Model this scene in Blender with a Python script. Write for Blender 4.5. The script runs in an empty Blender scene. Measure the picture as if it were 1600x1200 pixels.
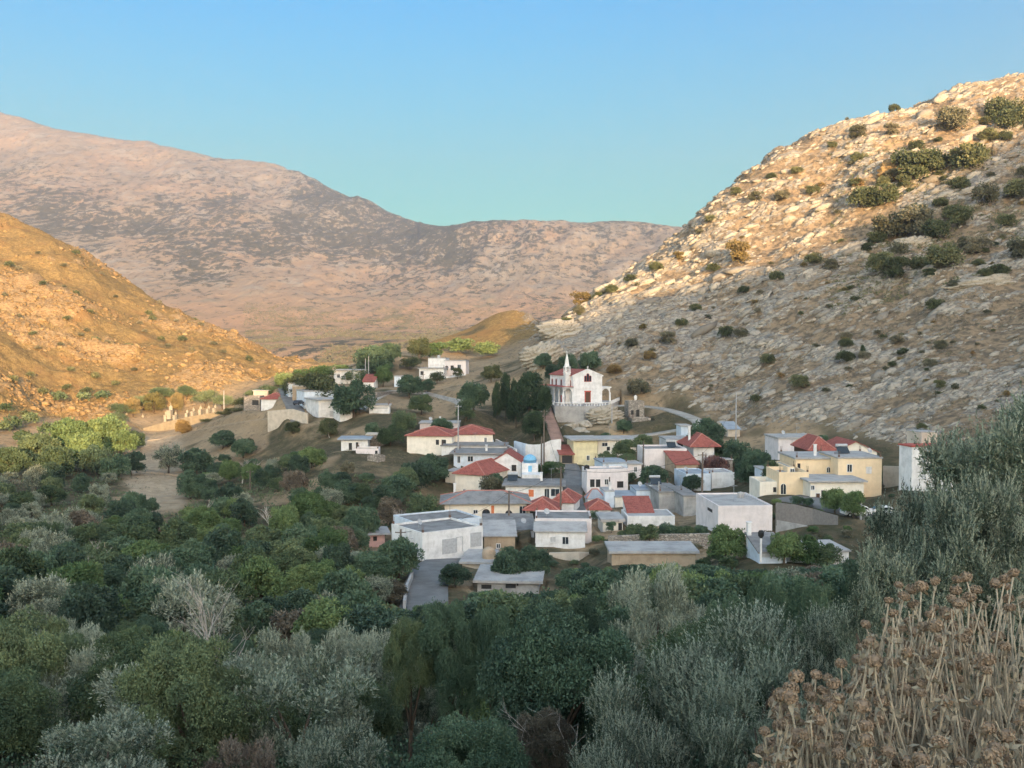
import bpy, math, random
import numpy as np
from math import radians as R, sin, cos, tan, pi, atan2, hypot, sqrt, log, exp
SC = bpy.context.scene
COL = SC.collection

# ------------------------------------------------------------------ camera, sky, sun, exposure
PITCH = math.atan(60 / 1600)
cam_data = bpy.data.cameras.new('camera'); cam = bpy.data.objects.new('camera', cam_data); COL.objects.link(cam)
cam_data.lens = 36; cam_data.sensor_width = 36; cam_data.clip_start = 0.1; cam_data.clip_end = 40000
cam.location = (0, 0, 0); cam.rotation_euler = (R(90) - PITCH, 0, 0)
SC.camera = cam

SUN_EL, SUN_AZ = R(7.0), R(16)            # sun low behind the viewer, to the right: it stands towards (sin, -cos)
SUN_DIR = np.array([sin(SUN_AZ) * cos(SUN_EL), -cos(SUN_AZ) * cos(SUN_EL), sin(SUN_EL)])
W = bpy.data.worlds.new('World'); SC.world = W; W.use_nodes = True
nt = W.node_tree; bg = nt.nodes['Background']
sky = nt.nodes.new('ShaderNodeTexSky'); sky.sky_type = 'NISHITA'; sky.sun_disc = False
sky.sun_elevation = SUN_EL; sky.sun_rotation = pi - SUN_AZ
sky.altitude = 400; sky.air_density = 1.0; sky.dust_density = 0.6; sky.ozone_density = 1.6
# tints added to the sky: dim blue ahead, warm fill from behind the viewer
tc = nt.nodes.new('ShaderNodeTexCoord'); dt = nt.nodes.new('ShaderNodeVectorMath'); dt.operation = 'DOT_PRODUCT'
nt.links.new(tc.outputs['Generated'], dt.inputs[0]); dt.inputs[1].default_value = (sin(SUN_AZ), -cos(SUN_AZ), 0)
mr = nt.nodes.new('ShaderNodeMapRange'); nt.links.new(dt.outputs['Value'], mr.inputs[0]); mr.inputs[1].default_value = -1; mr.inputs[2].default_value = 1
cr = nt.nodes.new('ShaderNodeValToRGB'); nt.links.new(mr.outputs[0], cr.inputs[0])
ANTI, MIDDLE, SUNSIDE_FILL = (0.092, 0.208, 0.247), (1.0, 0.85, 0.72), (1.0, 0.81, 0.62)
cr.color_ramp.elements[0].position = 0.20; cr.color_ramp.elements[0].color = (*ANTI, 1); cr.color_ramp.elements[1].position = 0.9; cr.color_ramp.elements[1].color = (*SUNSIDE_FILL, 1)
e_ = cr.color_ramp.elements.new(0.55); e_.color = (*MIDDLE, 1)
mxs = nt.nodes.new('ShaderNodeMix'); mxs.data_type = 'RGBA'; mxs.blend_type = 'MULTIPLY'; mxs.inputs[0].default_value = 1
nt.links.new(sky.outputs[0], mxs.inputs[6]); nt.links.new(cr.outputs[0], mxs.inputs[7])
sx = nt.nodes.new('ShaderNodeSeparateXYZ'); nt.links.new(tc.outputs['Generated'], sx.inputs[0])
cz_ = nt.nodes.new('ShaderNodeValToRGB'); nt.links.new(sx.outputs[2], cz_.inputs[0])
SKYZ = ((0.0, (1.0, .64, .40)), (0.17, (.66, .68, .53)), (0.33, (.10, .69, .84)), (0.62, (1, .84, .68)), (1.0, (1, .84, .68)))
cz_.color_ramp.elements[0].color = (*SKYZ[0][1], 1); cz_.color_ramp.elements[1].color = (*SKYZ[-1][1], 1)
for p_, c_ in SKYZ[1:-1]: e_ = cz_.color_ramp.elements.new(p_); e_.color = (*c_, 1)
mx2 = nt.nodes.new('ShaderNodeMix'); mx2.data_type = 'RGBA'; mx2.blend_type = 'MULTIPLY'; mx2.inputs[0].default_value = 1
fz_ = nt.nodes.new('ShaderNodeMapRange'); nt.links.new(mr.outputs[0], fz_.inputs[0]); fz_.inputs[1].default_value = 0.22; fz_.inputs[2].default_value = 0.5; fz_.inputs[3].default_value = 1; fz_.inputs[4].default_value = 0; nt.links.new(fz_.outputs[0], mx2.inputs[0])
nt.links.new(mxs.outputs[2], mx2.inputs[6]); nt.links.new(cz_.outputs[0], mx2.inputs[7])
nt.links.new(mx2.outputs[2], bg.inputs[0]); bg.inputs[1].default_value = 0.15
sl = bpy.data.lights.new('sun', 'SUN'); so = bpy.data.objects.new('sun', sl); COL.objects.link(so)
sl.energy = 1.45; sl.angle = R(0.5); sl.color = (1.0, 0.65, 0.32)
so.rotation_euler = (R(90) - SUN_EL, 0, SUN_AZ); so.location = (200, -400, 300)
SC.view_settings.view_transform = 'Standard'; SC.view_settings.look = 'None'
SC.view_settings.gamma = 1; SC.view_settings.exposure = 3.3
SC.cycles.max_bounces = 6; SC.cycles.diffuse_bounces = 3; SC.cycles.glossy_bounces = 2
SC.cycles.transparent_max_bounces = 4; SC.cycles.volume_bounces = 1
SC.cycles.use_denoising = True

# ------------------------------------------------------------------ helpers
def ray(px, py):
    xr = (px - 800) / 1600; yr = -(py - 600) / 1600
    d = np.array([xr, cos(PITCH) + yr * sin(PITCH), -sin(PITCH) + yr * cos(PITCH)])
    return d / d[1]
def at(px, py, d): return ray(px, py) * d
def proj(x, y, z):
    f = y * cos(PITCH) - z * sin(PITCH); u = y * sin(PITCH) + z * cos(PITCH)
    return 800 + 1600 * x / f, 600 - 1600 * u / f

def _h(ix, iy, iz, seed):
    h = (ix * 374761393 + iy * 668265263 + iz * 2147483647 + seed * 974711) & 0xFFFFFFFF
    h = ((h ^ (h >> 13)) * 1274126177) & 0xFFFFFFFF
    return ((h ^ (h >> 16)) & 0xFFFF) / 65535.0
def vnoise(x, y, z, seed=0):
    x, y, z = np.broadcast_arrays(np.asarray(x, float), np.asarray(y, float), np.asarray(z, float))
    fx, fy, fz = np.floor(x), np.floor(y), np.floor(z)
    ix, iy, iz = fx.astype(np.int64), fy.astype(np.int64), fz.astype(np.int64)
    tx, ty, tz = x - fx, y - fy, z - fz
    tx = tx * tx * (3 - 2 * tx); ty = ty * ty * (3 - 2 * ty); tz = tz * tz * (3 - 2 * tz)
    r = 0
    for a in (0, 1):
        wx = tx if a else 1 - tx
        for b in (0, 1):
            wy = ty if b else 1 - ty
            for c in (0, 1):
                r = r + wx * wy * (tz if c else 1 - tz) * _h(ix + a, iy + b, iz + c, seed)
    return r
def fbm(x, y, z=0.0, oct=4, seed=0, gain=0.5):
    s = 0; a = 1; t = 0
    for o in range(oct):
        s = s + a * vnoise(x, y, z, seed + o); t += a; a *= gain
        x, y, z = x * 2.03 + 7.1, y * 2.03 + 3.7, z * 2.03 + 1.3
    return s / t
def smooth(a, b, x):
    t = np.clip((x - a) / (b - a), 0, 1); return t * t * (3 - 2 * t)

class RBF:
    """smooth surface through scattered points, in (azimuth, log distance)"""
    def __init__(s, pts, c=0.07, lam=2e-4):
        pts = np.array(pts, float)
        s.p = np.stack([pts[:, 0] / pts[:, 1] * 2.2, np.log(pts[:, 1])], 1); s.c2 = c * c
        n = len(pts); K = -np.sqrt(((s.p[:, None] - s.p[None]) ** 2).sum(2) + s.c2)
        A = np.zeros((n + 1, n + 1)); A[:n, :n] = K + lam * np.eye(n); A[:n, n] = 1; A[n, :n] = 1
        s.w = np.linalg.solve(A, np.append(pts[:, 2], 0))
    def __call__(s, x, y):
        x = np.asarray(x, float); y = np.maximum(np.maximum(np.asarray(y, float), 0.3), np.abs(x) / 1.65); sh = x.shape
        q = np.stack([(x / y * 2.2).ravel(), np.log(y).ravel()], 1); out = np.empty(len(q))
        for i in range(0, len(q), 20000):
            b = q[i:i + 20000]
            k = -np.sqrt((b[:, :1] - s.p[None, :, 0]) ** 2 + (b[:, 1:] - s.p[None, :, 1]) ** 2 + s.c2)
            out[i:i + 20000] = k @ s.w[:-1] + s.w[-1]
        return out.reshape(sh)

def mesh_np(name, V, F, mat=None, smoothed=False, attrs=None):
    V = np.asarray(V, np.float32); F = np.asarray(F, np.int32)
    me = bpy.data.meshes.new(name); k = F.shape[1]
    me.vertices.add(len(V)); me.vertices.foreach_set('co', V.ravel())
    me.loops.add(F.size); me.loops.foreach_set('vertex_index', F.ravel())
    me.polygons.add(len(F)); me.polygons.foreach_set('loop_start', np.arange(0, F.size, k, dtype=np.int32))
    if smoothed: me.polygons.foreach_set('use_smooth', np.ones(len(F), bool))
    me.update(calc_edges=True)
    for a, v in (attrs or {}).items():
        at_ = me.attributes.new(a, 'FLOAT', 'POINT'); at_.data.foreach_set('value', np.asarray(v, np.float32).ravel())
    if mat: me.materials.append(mat)
    return me
def obj(name, me, parent=None, loc=None, rz=0, **props):
    o = bpy.data.objects.new(name, me); COL.objects.link(o)
    if parent is not None: o.parent = parent
    if loc is not None: o.location = tuple(float(v) for v in loc)
    if rz: o.rotation_euler = (0, 0, rz)
    for k, v in props.items(): o[k] = v
    return o
def grid_faces(nr, nc):
    i = np.arange(nr - 1)[:, None] * nc + np.arange(nc - 1)[None]
    return np.stack([i, i + 1, i + nc + 1, i + nc], 2).reshape(-1, 4)

class MB:
    """collects simple solids; build() links them as one mesh object"""
    def __init__(s): s.v = []; s.f = []
    def add(s, vs, fs):
        n = len(s.v); s.v += [tuple(map(float, v)) for v in vs]; s.f += [tuple(i + n for i in f) for f in fs]; return s
    def box(s, x0, y0, z0, x1, y1, z1):
        return s.add([(x0, y0, z0), (x1, y0, z0), (x1, y1, z0), (x0, y1, z0), (x0, y0, z1), (x1, y0, z1), (x1, y1, z1), (x0, y1, z1)],
                     [(3, 2, 1, 0), (4, 5, 6, 7), (0, 1, 5, 4), (1, 2, 6, 5), (2, 3, 7, 6), (3, 0, 4, 7)])
    def prism(s, poly, z0, z1):
        n = len(poly); v = [(x, y, z0) for x, y in poly] + [(x, y, z1) for x, y in poly]
        return s.add(v, [tuple(range(n))[::-1], tuple(range(n, 2 * n))] + [(i, (i + 1) % n, n + (i + 1) % n, n + i) for i in range(n)])
    def extrude(s, poly3, off):
        n = len(poly3); off = np.array(off); v = [np.array(p) for p in poly3]; v = v + [p + off for p in v]
        return s.add(v, [tuple(range(n))[::-1], tuple(range(n, 2 * n))] + [(i, (i + 1) % n, n + (i + 1) % n, n + i) for i in range(n)])
    def tube(s, pts, rads, seg=6, cap=True):
        pts = [np.array(p, float) for p in pts]; n = len(s.v); rings = []
        for i, p in enumerate(pts):
            t = pts[min(i + 1, len(pts) - 1)] - pts[max(i - 1, 0)]; t /= (np.linalg.norm(t) + 1e-9)
            a = np.cross(t, (0.0, 0.0, 1.0) if abs(t[2]) < 0.9 else (1.0, 0.0, 0.0)); a /= np.linalg.norm(a); b = np.cross(t, a)
            r = rads[i] if hasattr(rads, '__len__') else rads
            for k in range(seg):
                w = 2 * pi * k / seg; s.v.append(tuple(p + r * (a * cos(w) + b * sin(w))))
        for i in range(len(pts) - 1):
            for k in range(seg):
                s.f.append((n + i * seg + k, n + i * seg + (k + 1) % seg, n + (i + 1) * seg + (k + 1) % seg, n + (i + 1) * seg + k))
        if cap:
            s.f.append(tuple(n + k for k in range(seg))[::-1]); s.f.append(tuple(n + (len(pts) - 1) * seg + k for k in range(seg)))
        return s
    def lathe(s, prof, seg=12, c=(0, 0, 0)):
        n = len(s.v)
        for r, z in prof:
            for k in range(seg): s.v.append((c[0] + r * cos(2 * pi * k / seg), c[1] + r * sin(2 * pi * k / seg), c[2] + z))
        for i in range(len(prof) - 1):
            for k in range(seg): s.f.append((n + i * seg + k, n + i * seg + (k + 1) % seg, n + (i + 1) * seg + (k + 1) % seg, n + (i + 1) * seg + k))
        s.f.append(tuple(n + k for k in range(seg))[::-1]); s.f.append(tuple(n + (len(prof) - 1) * seg + k for k in range(seg)))
        return s
    def mesh(s, name, mat, smoothed=False):
        me = bpy.data.meshes.new(name); me.from_pydata(s.v, [], s.f); me.update()
        if smoothed: me.polygons.foreach_set('use_smooth', [True] * len(me.polygons))
        me.materials.append(mat); return me
    def build(s, name, mat, parent=None, smoothed=False, **props): return obj(name, s.mesh(name, mat, smoothed), parent, **props)

# ------------------------------------------------------------------ materials
class NT:
    def __init__(s, name, rough=0.85, spec=0.2):
        s.m = bpy.data.materials.new(name); s.m.use_nodes = True; s.t = s.m.node_tree; s.n = s.t.nodes
        s.b = s.n['Principled BSDF']; s.b.inputs['Roughness'].default_value = rough; s.b.inputs['Specular IOR Level'].default_value = spec
        s.out = s.n['Material Output']
    def node(s, typ, **kw):
        n = s.n.new('ShaderNode' + typ)
        for k, v in kw.items(): setattr(n, k, v)
        return n
    def L(s, a, b): s.t.links.new(a, b)
    def setin(s, sock, v):
        if hasattr(v, 'is_linked') or isinstance(v, bpy.types.NodeSocket): s.L(v, sock)
        else: sock.default_value = v
    def coord(s, scale=(1, 1, 1), kind='Object'):
        tc = s.node('TexCoord'); mp = s.node('Mapping'); s.L(tc.outputs[kind], mp.inputs[0]); mp.inputs['Scale'].default_value = scale
        return mp.outputs[0]
    def noise(s, co, scale, detail=4, rough=0.55):
        n = s.node('TexNoise'); s.L(co, n.inputs['Vector']); n.inputs['Scale'].default_value = scale
        n.inputs['Detail'].default_value = detail; n.inputs['Roughness'].default_value = rough; return n.outputs[0]
    def voro(s, co, scale, feature='F1', out='Distance'):
        n = s.node('TexVoronoi', feature=feature); s.L(co, n.inputs['Vector']); n.inputs['Scale'].default_value = scale; return n.outputs[out]
    def ramp(s, v, lo, hi):
        n = s.node('MapRange', interpolation_type='SMOOTHSTEP'); s.setin(n.inputs[0], v); n.inputs[1].default_value = lo; n.inputs[2].default_value = hi
        return n.outputs[0]
    def math(s, op, a, b=0.0):
        n = s.node('Math', operation=op); s.setin(n.inputs[0], a); s.setin(n.inputs[1], b); return n.outputs[0]
    def mix(s, f, a, b, blend='MIX'):
        n = s.node('Mix', data_type='RGBA', blend_type=blend); s.setin(n.inputs[0], f)
        for sk, v in ((n.inputs[6], a), (n.inputs[7], b)): s.setin(sk, (*v, 1) if isinstance(v, tuple) and len(v) == 3 else v)
        return n.outputs[2]
    def attr(s, name): n = s.node('Attribute', attribute_name=name); return n.outputs['Fac']
    def color(s, v): s.setin(s.b.inputs['Base Color'], (*v, 1) if isinstance(v, tuple) and len(v) == 3 else v); return s
    def bump(s, h, dist=0.1, strength=1.0):
        n = s.node('Bump'); s.L(h, n.inputs['Height']); n.inputs['Distance'].default_value = dist; n.inputs['Strength'].default_value = strength
        s.L(n.outputs[0], s.b.inputs['Normal']); return s
def mul(c, k): return tuple(min(1, x * k) for x in c)
def plaster(name, c, stain=0.25, bump=0.01):
    t = NT(name, 0.9); co = t.coord(); a = t.noise(co, 0.7, 5, 0.65); st = t.noise(t.coord((1.6, 1.6, 0.3)), 1.1, 5, .7)
    k = t.mix(t.ramp(a, 0.35, 0.75), c, mul(c, 1 - stain)); k = t.mix(t.math('MULTIPLY', t.ramp(st, 0.52, 0.78), .7), k, tuple(x * y for x, y in zip(mul(c, 1 - stain * 1.3), (1, .97, .92))))
    t.color(k); t.bump(t.noise(co, 9, 3), bump); return t.m
def concrete(name, c, stain=0.4):
    t = NT(name, 0.92); co = t.coord(); a = t.noise(co, 0.45, 6, 0.7); b = t.noise(co, 2.2, 5, 0.7)
    k = t.mix(t.ramp(a, 0.38, 0.68), c, mul(c, 1 - stain)); k = t.mix(t.ramp(b, 0.55, 0.75), k, mul(c, 0.62)); t.color(k); t.bump(t.noise(co, 6, 4), 0.02); return t.m
def stonework(name, c):
    t = NT(name, 0.95); co = t.coord((1, 1, 1.6)); v = t.voro(co, 2.1); cv = t.node('TexVoronoi'); t.L(co, cv.inputs['Vector']); cv.inputs['Scale'].default_value = 2.1
    e = t.voro(co, 2.1, 'DISTANCE_TO_EDGE'); sx = t.node('SeparateColor'); t.L(cv.outputs['Color'], sx.inputs[0])
    k = t.mix(sx.outputs[0], mul(c, 0.65), mul(c, 1.25)); k = t.mix(t.ramp(e, 0.02, 0.09), mul(c, 0.5), k); t.color(k); t.bump(t.ramp(e, 0.0, 0.2), 0.08); return t.m
def tiles(name, c):
    t = NT(name, 0.8); co = t.coord(); a = t.noise(co, 1.1, 4); b = t.noise(co, 7, 2)
    k = t.mix(t.ramp(a, 0.35, 0.7), c, mul(c, 0.62)); k = t.mix(t.ramp(b, 0.5, 0.7), k, tuple(min(1, x + .07) for x in mul(c, 1.1)))
    w = t.node('TexWave', wave_type='BANDS', bands_direction='X'); t.L(co, w.inputs['Vector']); w.inputs['Scale'].default_value = 1.4
    w2 = t.node('TexWave', wave_type='BANDS', bands_direction='Y'); t.L(co, w2.inputs['Vector']); w2.inputs['Scale'].default_value = 0.9
    k = t.mix(t.math('MULTIPLY', w.outputs['Fac'], .35), k, mul(c, .45)); t.color(k); t.bump(t.math('ADD', w.outputs['Fac'], t.math('MULTIPLY', w2.outputs['Fac'], 0.5)), 0.06); return t.m
def plain(name, c, rough=0.7, spec=0.3, metal=0.0):
    t = NT(name, rough, spec); t.b.inputs['Metallic'].default_value = metal
    t.color(t.mix(t.ramp(t.noise(t.coord(), 3, 3), 0.35, 0.7), c, mul(c, 0.8))); return t.m
def leafmat(name, c1, c2, c3, rough=0.6, trans=0.0, backc=None):
    """leaf colour varies per leaf, per bough and per tree"""
    t = NT(name, rough, 0.25); oi = t.node('ObjectInfo'); ge = t.node('NewGeometry')
    k = t.mix(ge.outputs['Random Per Island'], c1, c2)
    k = t.mix(t.ramp(t.noise(t.coord(), 1.3, 2), 0.4, 0.65), k, c3)
    hs = t.node('HueSaturation'); t.L(k, hs.inputs['Color'])
    t.L(t.math('ADD', t.math('MULTIPLY', oi.outputs['Random'], 0.7), 0.65), hs.inputs['Value'])
    t.L(t.math('ADD', t.math('MULTIPLY', oi.outputs['Random'], -0.05), 0.525), hs.inputs['Hue'])
    k = hs.outputs['Color']
    if backc: k = t.mix(t.math('MULTIPLY', ge.outputs['Backfacing'], 0.7), k, backc)
    t.color(k)
    if trans:
        tr = t.node('BsdfTranslucent'); t.L(k, tr.inputs['Color']); mx = t.node('MixShader'); mx.inputs[0].default_value = trans
        t.L(t.b.outputs[0], mx.inputs[1]); t.L(tr.outputs[0], mx.inputs[2]); t.L(mx.outputs[0], t.out.inputs[0])
    return t.m
M = dict(
    white=plaster('white_plaster', (0.74, 0.73, 0.73), .3), bluewhite=plaster('blue_white_plaster', (0.60, 0.67, 0.76), 0.25),
    cream=plaster('cream_plaster', (0.79, 0.73, 0.64), 0.2), yellow=plaster('yellow_plaster', (0.80, 0.63, 0.43), 0.15),
    paleyellow=plaster('pale_yellow_plaster', (0.72, 0.64, 0.42), 0.25), pink=plaster('pink_plaster', (0.70, 0.45, 0.42), 0.3),
    pinkwhite=plaster('pinkish_white_plaster', (0.72, 0.66, 0.66), 0.2), beige=plaster('beige_plaster', (0.55, 0.48, 0.40), 0.3),
    tan=plaster('tan_plaster', (0.42, 0.33, 0.24), 0.35), grey=concrete('grey_concrete', (0.40, 0.39, 0.38)),
    roofgrey=concrete('grey_roof_screed', (0.25, 0.245, 0.245)), rooflight=concrete('pale_roof_screed', (0.40, 0.39, 0.385), 0.3),
    roofblue=concrete('blue_grey_roof', (0.30, 0.34, 0.39), 0.25), stone=stonework('rubble_stone', (0.36, 0.32, 0.28)),
    red=tiles('red_roof_tiles', (0.38, 0.115, 0.09)), orange=plain('orange_paint', (0.62, 0.19, 0.08)), brown=plain('brown_wood', (0.10, 0.055, 0.035)),
    redtrim=plain('red_trim', (0.40, 0.09, 0.07)), dark=plain('dark_opening', (0.025, 0.027, 0.03), 0.5), glass=plain('window_glass', (0.03, 0.04, 0.05), 0.12, 0.5),
    shutter=plain('grey_shutter', (0.45, 0.46, 0.48), 0.5), metal=plain('grey_metal', (0.42, 0.43, 0.45), 0.4, 0.5), pole=plain('weathered_pole_wood', (0.15, 0.12, 0.10)),
    steelpole=plain('galvanised_pole', (0.35, 0.35, 0.36), 0.5), bluedome=plain('blue_dome_paint', (0.20, 0.46, 0.68), 0.5), black=plain('black_metal', (0.02, 0.02, 0.02), 0.5),
    carwhite=plain('white_car_paint', (0.80, 0.80, 0.80), 0.25, 0.5), cardark=plain('dark_car_paint', (0.04, 0.045, 0.06), 0.25, 0.5), rubber=plain('tyre_rubber', (0.02, 0.02, 0.02), 0.8),
    trunk=plain('bark', (0.10, 0.075, 0.055), 0.95), deadwood=plain('bleached_dead_wood', (0.42, 0.38, 0.34), 0.9), marble=plain('white_marble', (0.27, 0.245, 0.20), 0.8),
    ramp=plain('reddish_paving', (0.36, 0.22, 0.17), 0.9), cloth=plain('dark_fabric', (0.03, 0.03, 0.03), 0.9), screen=plain('grey_reed_screen', (0.22, 0.20, 0.19), 0.95),
    cane=plain('garden_cane', (0.30, 0.24, 0.16), 0.9),
)
# ------------------------------------------------------------------ where the buildings stand (surveyed from the picture, metres)
HOUSES = []
def block(n, d, a=0, xr=None, w=None, xl=None, l=None, wall='white', roof=('flat', 'roofgrey', .3, .25), feats=(), chim=(), deep=4.0):
    N = at(n[0], n[1], d); h = (n[1] - n[2]) * d / 1600; ar = R(a); u = np.array([cos(ar), sin(ar)]); v = np.array([-sin(ar), cos(ar)])
    if w is None: k = (xr - 800) / 1600; w = (k * N[1] - N[0]) / (u[0] - k * u[1])
    if l is None: k = (xl - 800) / 1600; l = (k * N[1] - N[0]) / (v[0] - k * v[1])
    if not (.8 < w < 40 and .8 < l < 22): print('SIZE', n, round(w, 1), round(l, 1)); w = min(max(w, 3), 25) if w > 0 else 6; l = min(max(l, 3), 14) if l > 0 else 8
    return dict(N=N, h=h, a=ar, u=u, v=v, w=w, l=l, wall=wall, roof=roof, feats=feats, chim=chim, deep=deep)
def house(label, *blocks, cat='house', name='house', ctrl=True):
    HOUSES.append(dict(label=label, cat=cat, name=name, blocks=blocks, ctrl=ctrl))
B = block
# --- lower edge of the village
house('long cream house with grey hip roof and orange stripe',
  B((695, 817, 787), 176, 3, xr=823, l=9, wall='cream', roof=('hip', 'roofgrey', 1.5, .9), deep=7,
    feats=(('arch', 'f', 754, 796, 765, 809, 'wood'), ('arch', 'f', 790, 798, 800, 811, 'wood'), ('win', 'f', 740, 797, 746, 802), ('strip', 'f', 767.5, 790, 771, 815, 'orange'), ('win', 'f', 812, 791, 821, 806)), chim=((.12, .8, 1.6),)))
house('red tiled porch on posts at the end of the long cream house',
  B((824, 811, 797), 174, -6, xr=868, l=6, wall='beige', roof=('hip', 'red', 1.7, .8), feats=(('open', 'f', 828, 799, 842, 811), ('open', 'f', 845, 799, 863, 808)), deep=7), cat='porch', name='porch_building')
house('small white house with low red hip roof beside the middle of the street',
  B((862, 801, 785), 183, -12, xr=897, l=7.5, wall='white', roof=('hip', 'red', 1.7, .4), deep=7))
house('white garage building with two pale roller doors beside the road bend',
  B((660, 871, 836), 142, 35, xr=754, l=9, wall='white', roof=('para', 'roofgrey', .35),
    feats=(('gar', 'f', 691, 843, 713, 866), ('gar', 'f', 735, 833, 752, 854), ('door', 'f', 714, 840, 722, 862, 'white')), deep=5),
  B((651, 845, 820), 157, 30, xr=752, l=9, wall='bluewhite', roof=('para', 'roofgrey', .3)), name='garage_building', cat='garage')
house('tiny pink house with pale slab roof among the trees left of the road',
  B((577, 853, 835), 166, 12, xr=600, w=None, l=5, wall='pink', roof=('flat', 'rooflight', .9, .25), feats=(('open', 'f', 583, 838, 589, 845),)), )
house('tan shed with sloping grey roof and a white gable end',
  B((757, 862, 838), 153, 2, xr=805, l=7.5, wall='tan', roof=('shed', 'rooflight', 1.0, .3), feats=(('win', 'f', 776, 850, 780, 856),)),
  B((757, 842, 829), 163, 2, xr=835, l=10, wall='white', roof=('shed', 'roofgrey', .9, .3)), cat='shed', name='shed')
house('white house with pinkish parapet and two small square windows over a dark carport',
  B((837, 854, 830), 152, -2, xr=915, l=3.2, wall='white', roof=('shed', 'rooflight', .7, .35),
    feats=(('win', 'f', 860, 839, 868, 847, 'shutter'), ('win', 'f', 879, 839, 888, 850))),
  B((836, 851, 812.5), 156, -2, xr=925, l=8, wall='pinkwhite', roof=('para', 'roofgrey', .3)))
house('long low outbuilding with cracked grey slab roof and white posts',
  B((746, 926, 909), 121, -4, xr=842, l=8, wall='grey', roof=('flat', 'rooflight', .5, .3), feats=(('open', 'f', 752, 913, 768, 920), ('open', 'f', 790, 912, 806, 919), ('strip', 'f', 803.5, 906, 807.5, 915, 'black')), deep=6), cat='outbuilding', name='outbuilding')
house('small flat roofed store above the round dark bush at the road bend',
  B((722, 889, 880), 137, -6, xr=764, l=8, wall='beige', roof=('flat', 'rooflight', .4, .3)), cat='store', name='store_building')
house('stone farm store with pale slab roof behind the silvery olive',
  B((956, 884, 864), 126, 0, xr=1090, l=6, wall='tan', roof=('flat', 'rooflight', .35, .3), deep=5), cat='store', name='store_building')
house('white cottage with dark skylight strip in its roof below the reed screen',
  B((1186, 880, 864), 112, 4, xr=1232, xl=1168, wall='bluewhite', roof=('shed', 'roofgrey', 1.2, .15), feats=(('strip', 'f', 1190, 869, 1228, 870.5, 'shutter'),), chim=((.06, .9, 1.9),)),
  B((1233, 879, 863), 114, 4, xr=1330, l=6, wall='white', roof=('flat', 'rooflight', .2, .2)))
# --- row around the street
house('cream two storey house with red hip roof above the forest',
  B((711, 772, 740), 214, -26, xr=756, l=13, wall='cream', roof=('hip', 'red', 2.3, .5), deep=7,
    feats=(('win', 'r', 759, 744, 763, 752), ('win', 'r', 766, 741, 769, 748), ('win', 'f', 724, 766, 726, 768))),
  B((696, 768, 737), 219, -14, xr=712, l=6, wall='cream', roof=('flat', 'rooflight', .1, .2), deep=7))
house('white gable ended house with one black window behind the red hip roof',
  B((768, 748, 722), 221, -4, xr=815, l=10, wall='white', roof=('gable', 'red', 2.0, .2, 'v'), feats=(('win', 'f', 800, 727, 806, 735, 'dark'),)))
house('white house with grey flat roof and an orange door beside the street',
  B((790, 781, 759), 199, -3, xr=879, l=9, wall='white', roof=('flat', 'roofgrey', .7, .25), deep=6,
    feats=(('door', 'f', 826, 765, 834, 776, 'orange'), ('win', 'f', 851, 764, 858, 778), ('win', 'f', 861, 764, 874, 775)), chim=((.62, .7, 1.6),)))
house('pale blue trimmed house with wide grey terrace roof',
  B((709, 726, 709), 226, -4, xr=790, l=10, wall='bluewhite', roof=('flat', 'roofgrey', .9, .3), feats=(('win', 'f', 715, 713, 719, 723), ('win', 'f', 731, 713, 739, 721)), chim=((.6, .4, 1.3),)),
  B((690, 712, 697), 238, -3, xr=790, l=8, wall='white', roof=('flat', 'roofgrey', .3, .25)))
house('cream house with two red hip roofs in front of the conifers',
  B((636, 708, 681), 243, -6, xr=706, l=11, wall='cream', roof=('hip', 'red', 1.8, .5), deep=7, feats=(('open', 'f', 681, 687, 686, 695), ('open', 'f', 690, 687, 697, 695))),
  B((706, 697, 679), 246, 4, xr=770, l=11, wall='cream', roof=('hip', 'red', 1.8, .5), feats=(('win', 'f', 757, 684, 760, 692),)))
house('low white house with grey terrace behind the twin red roofs',
  B((656, 676, 662), 266, 0, xr=716, l=8, wall='pinkwhite', roof=('flat', 'rooflight', .3, .3), chim=((.5, .5, 1.2),)))
house('yellow house with long pale slab roof and red tiled carport above the street',
  B((896, 727, 688), 234, 6, xr=934, l=9, wall='paleyellow', roof=('flat', 'rooflight', .8, .3), feats=(('win', 'f', 917, 712, 921, 719),)),
  B((934, 720, 688), 237, 6, xr=995, l=9, wall='cream', roof=('flat', 'rooflight', .6, .3), feats=(('win', 'f', 941, 692, 949, 697), ('open', 'f', 948, 698, 953, 704), ('win', 'f', 966, 691, 973, 696))),
  B((876, 724, 710), 233, 4, xr=895, l=7, wall='tan', roof=('shed', 'red', 1.3, .5), feats=(('open', 'f', 878, 712, 894, 724),)))
house('white terraced house with railings along the street and a black water tank',
  B((917, 777, 736), 202, 8, xr=982, xl=909.5, wall='pinkwhite', roof=('para', 'rooflight', .4), deep=6,
    feats=(('open', 'f', 922, 749, 929, 761), ('open', 'f', 931, 749, 938, 761), ('win', 'f', 945, 749, 950, 757), ('open', 'f', 964, 752, 974, 762))),
  B((942, 748, 724), 212, 8, xr=981, l=8, wall='bluewhite', roof=('flat', 'roofblue', .2, .3)),
  B((981, 742, 726), 213, 8, xr=1003, l=8, wall='pinkwhite', roof=('flat', 'rooflight', .3, .25), feats=(('win', 'f', 991, 730, 995, 737),)))
house('tiny white house with grey pyramid roof beside the lower street',
  B((918, 796, 780), 189, 6, xr=945, xl=915, wall='white', roof=('hip', 'roofblue', 1.6, .2)),
  B((945, 796, 768), 188, 6, xr=961, l=5, wall='bluewhite', roof=('flat', 'rooflight', .05, .2), chim=((.7, .3, 1.3),)))
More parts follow.
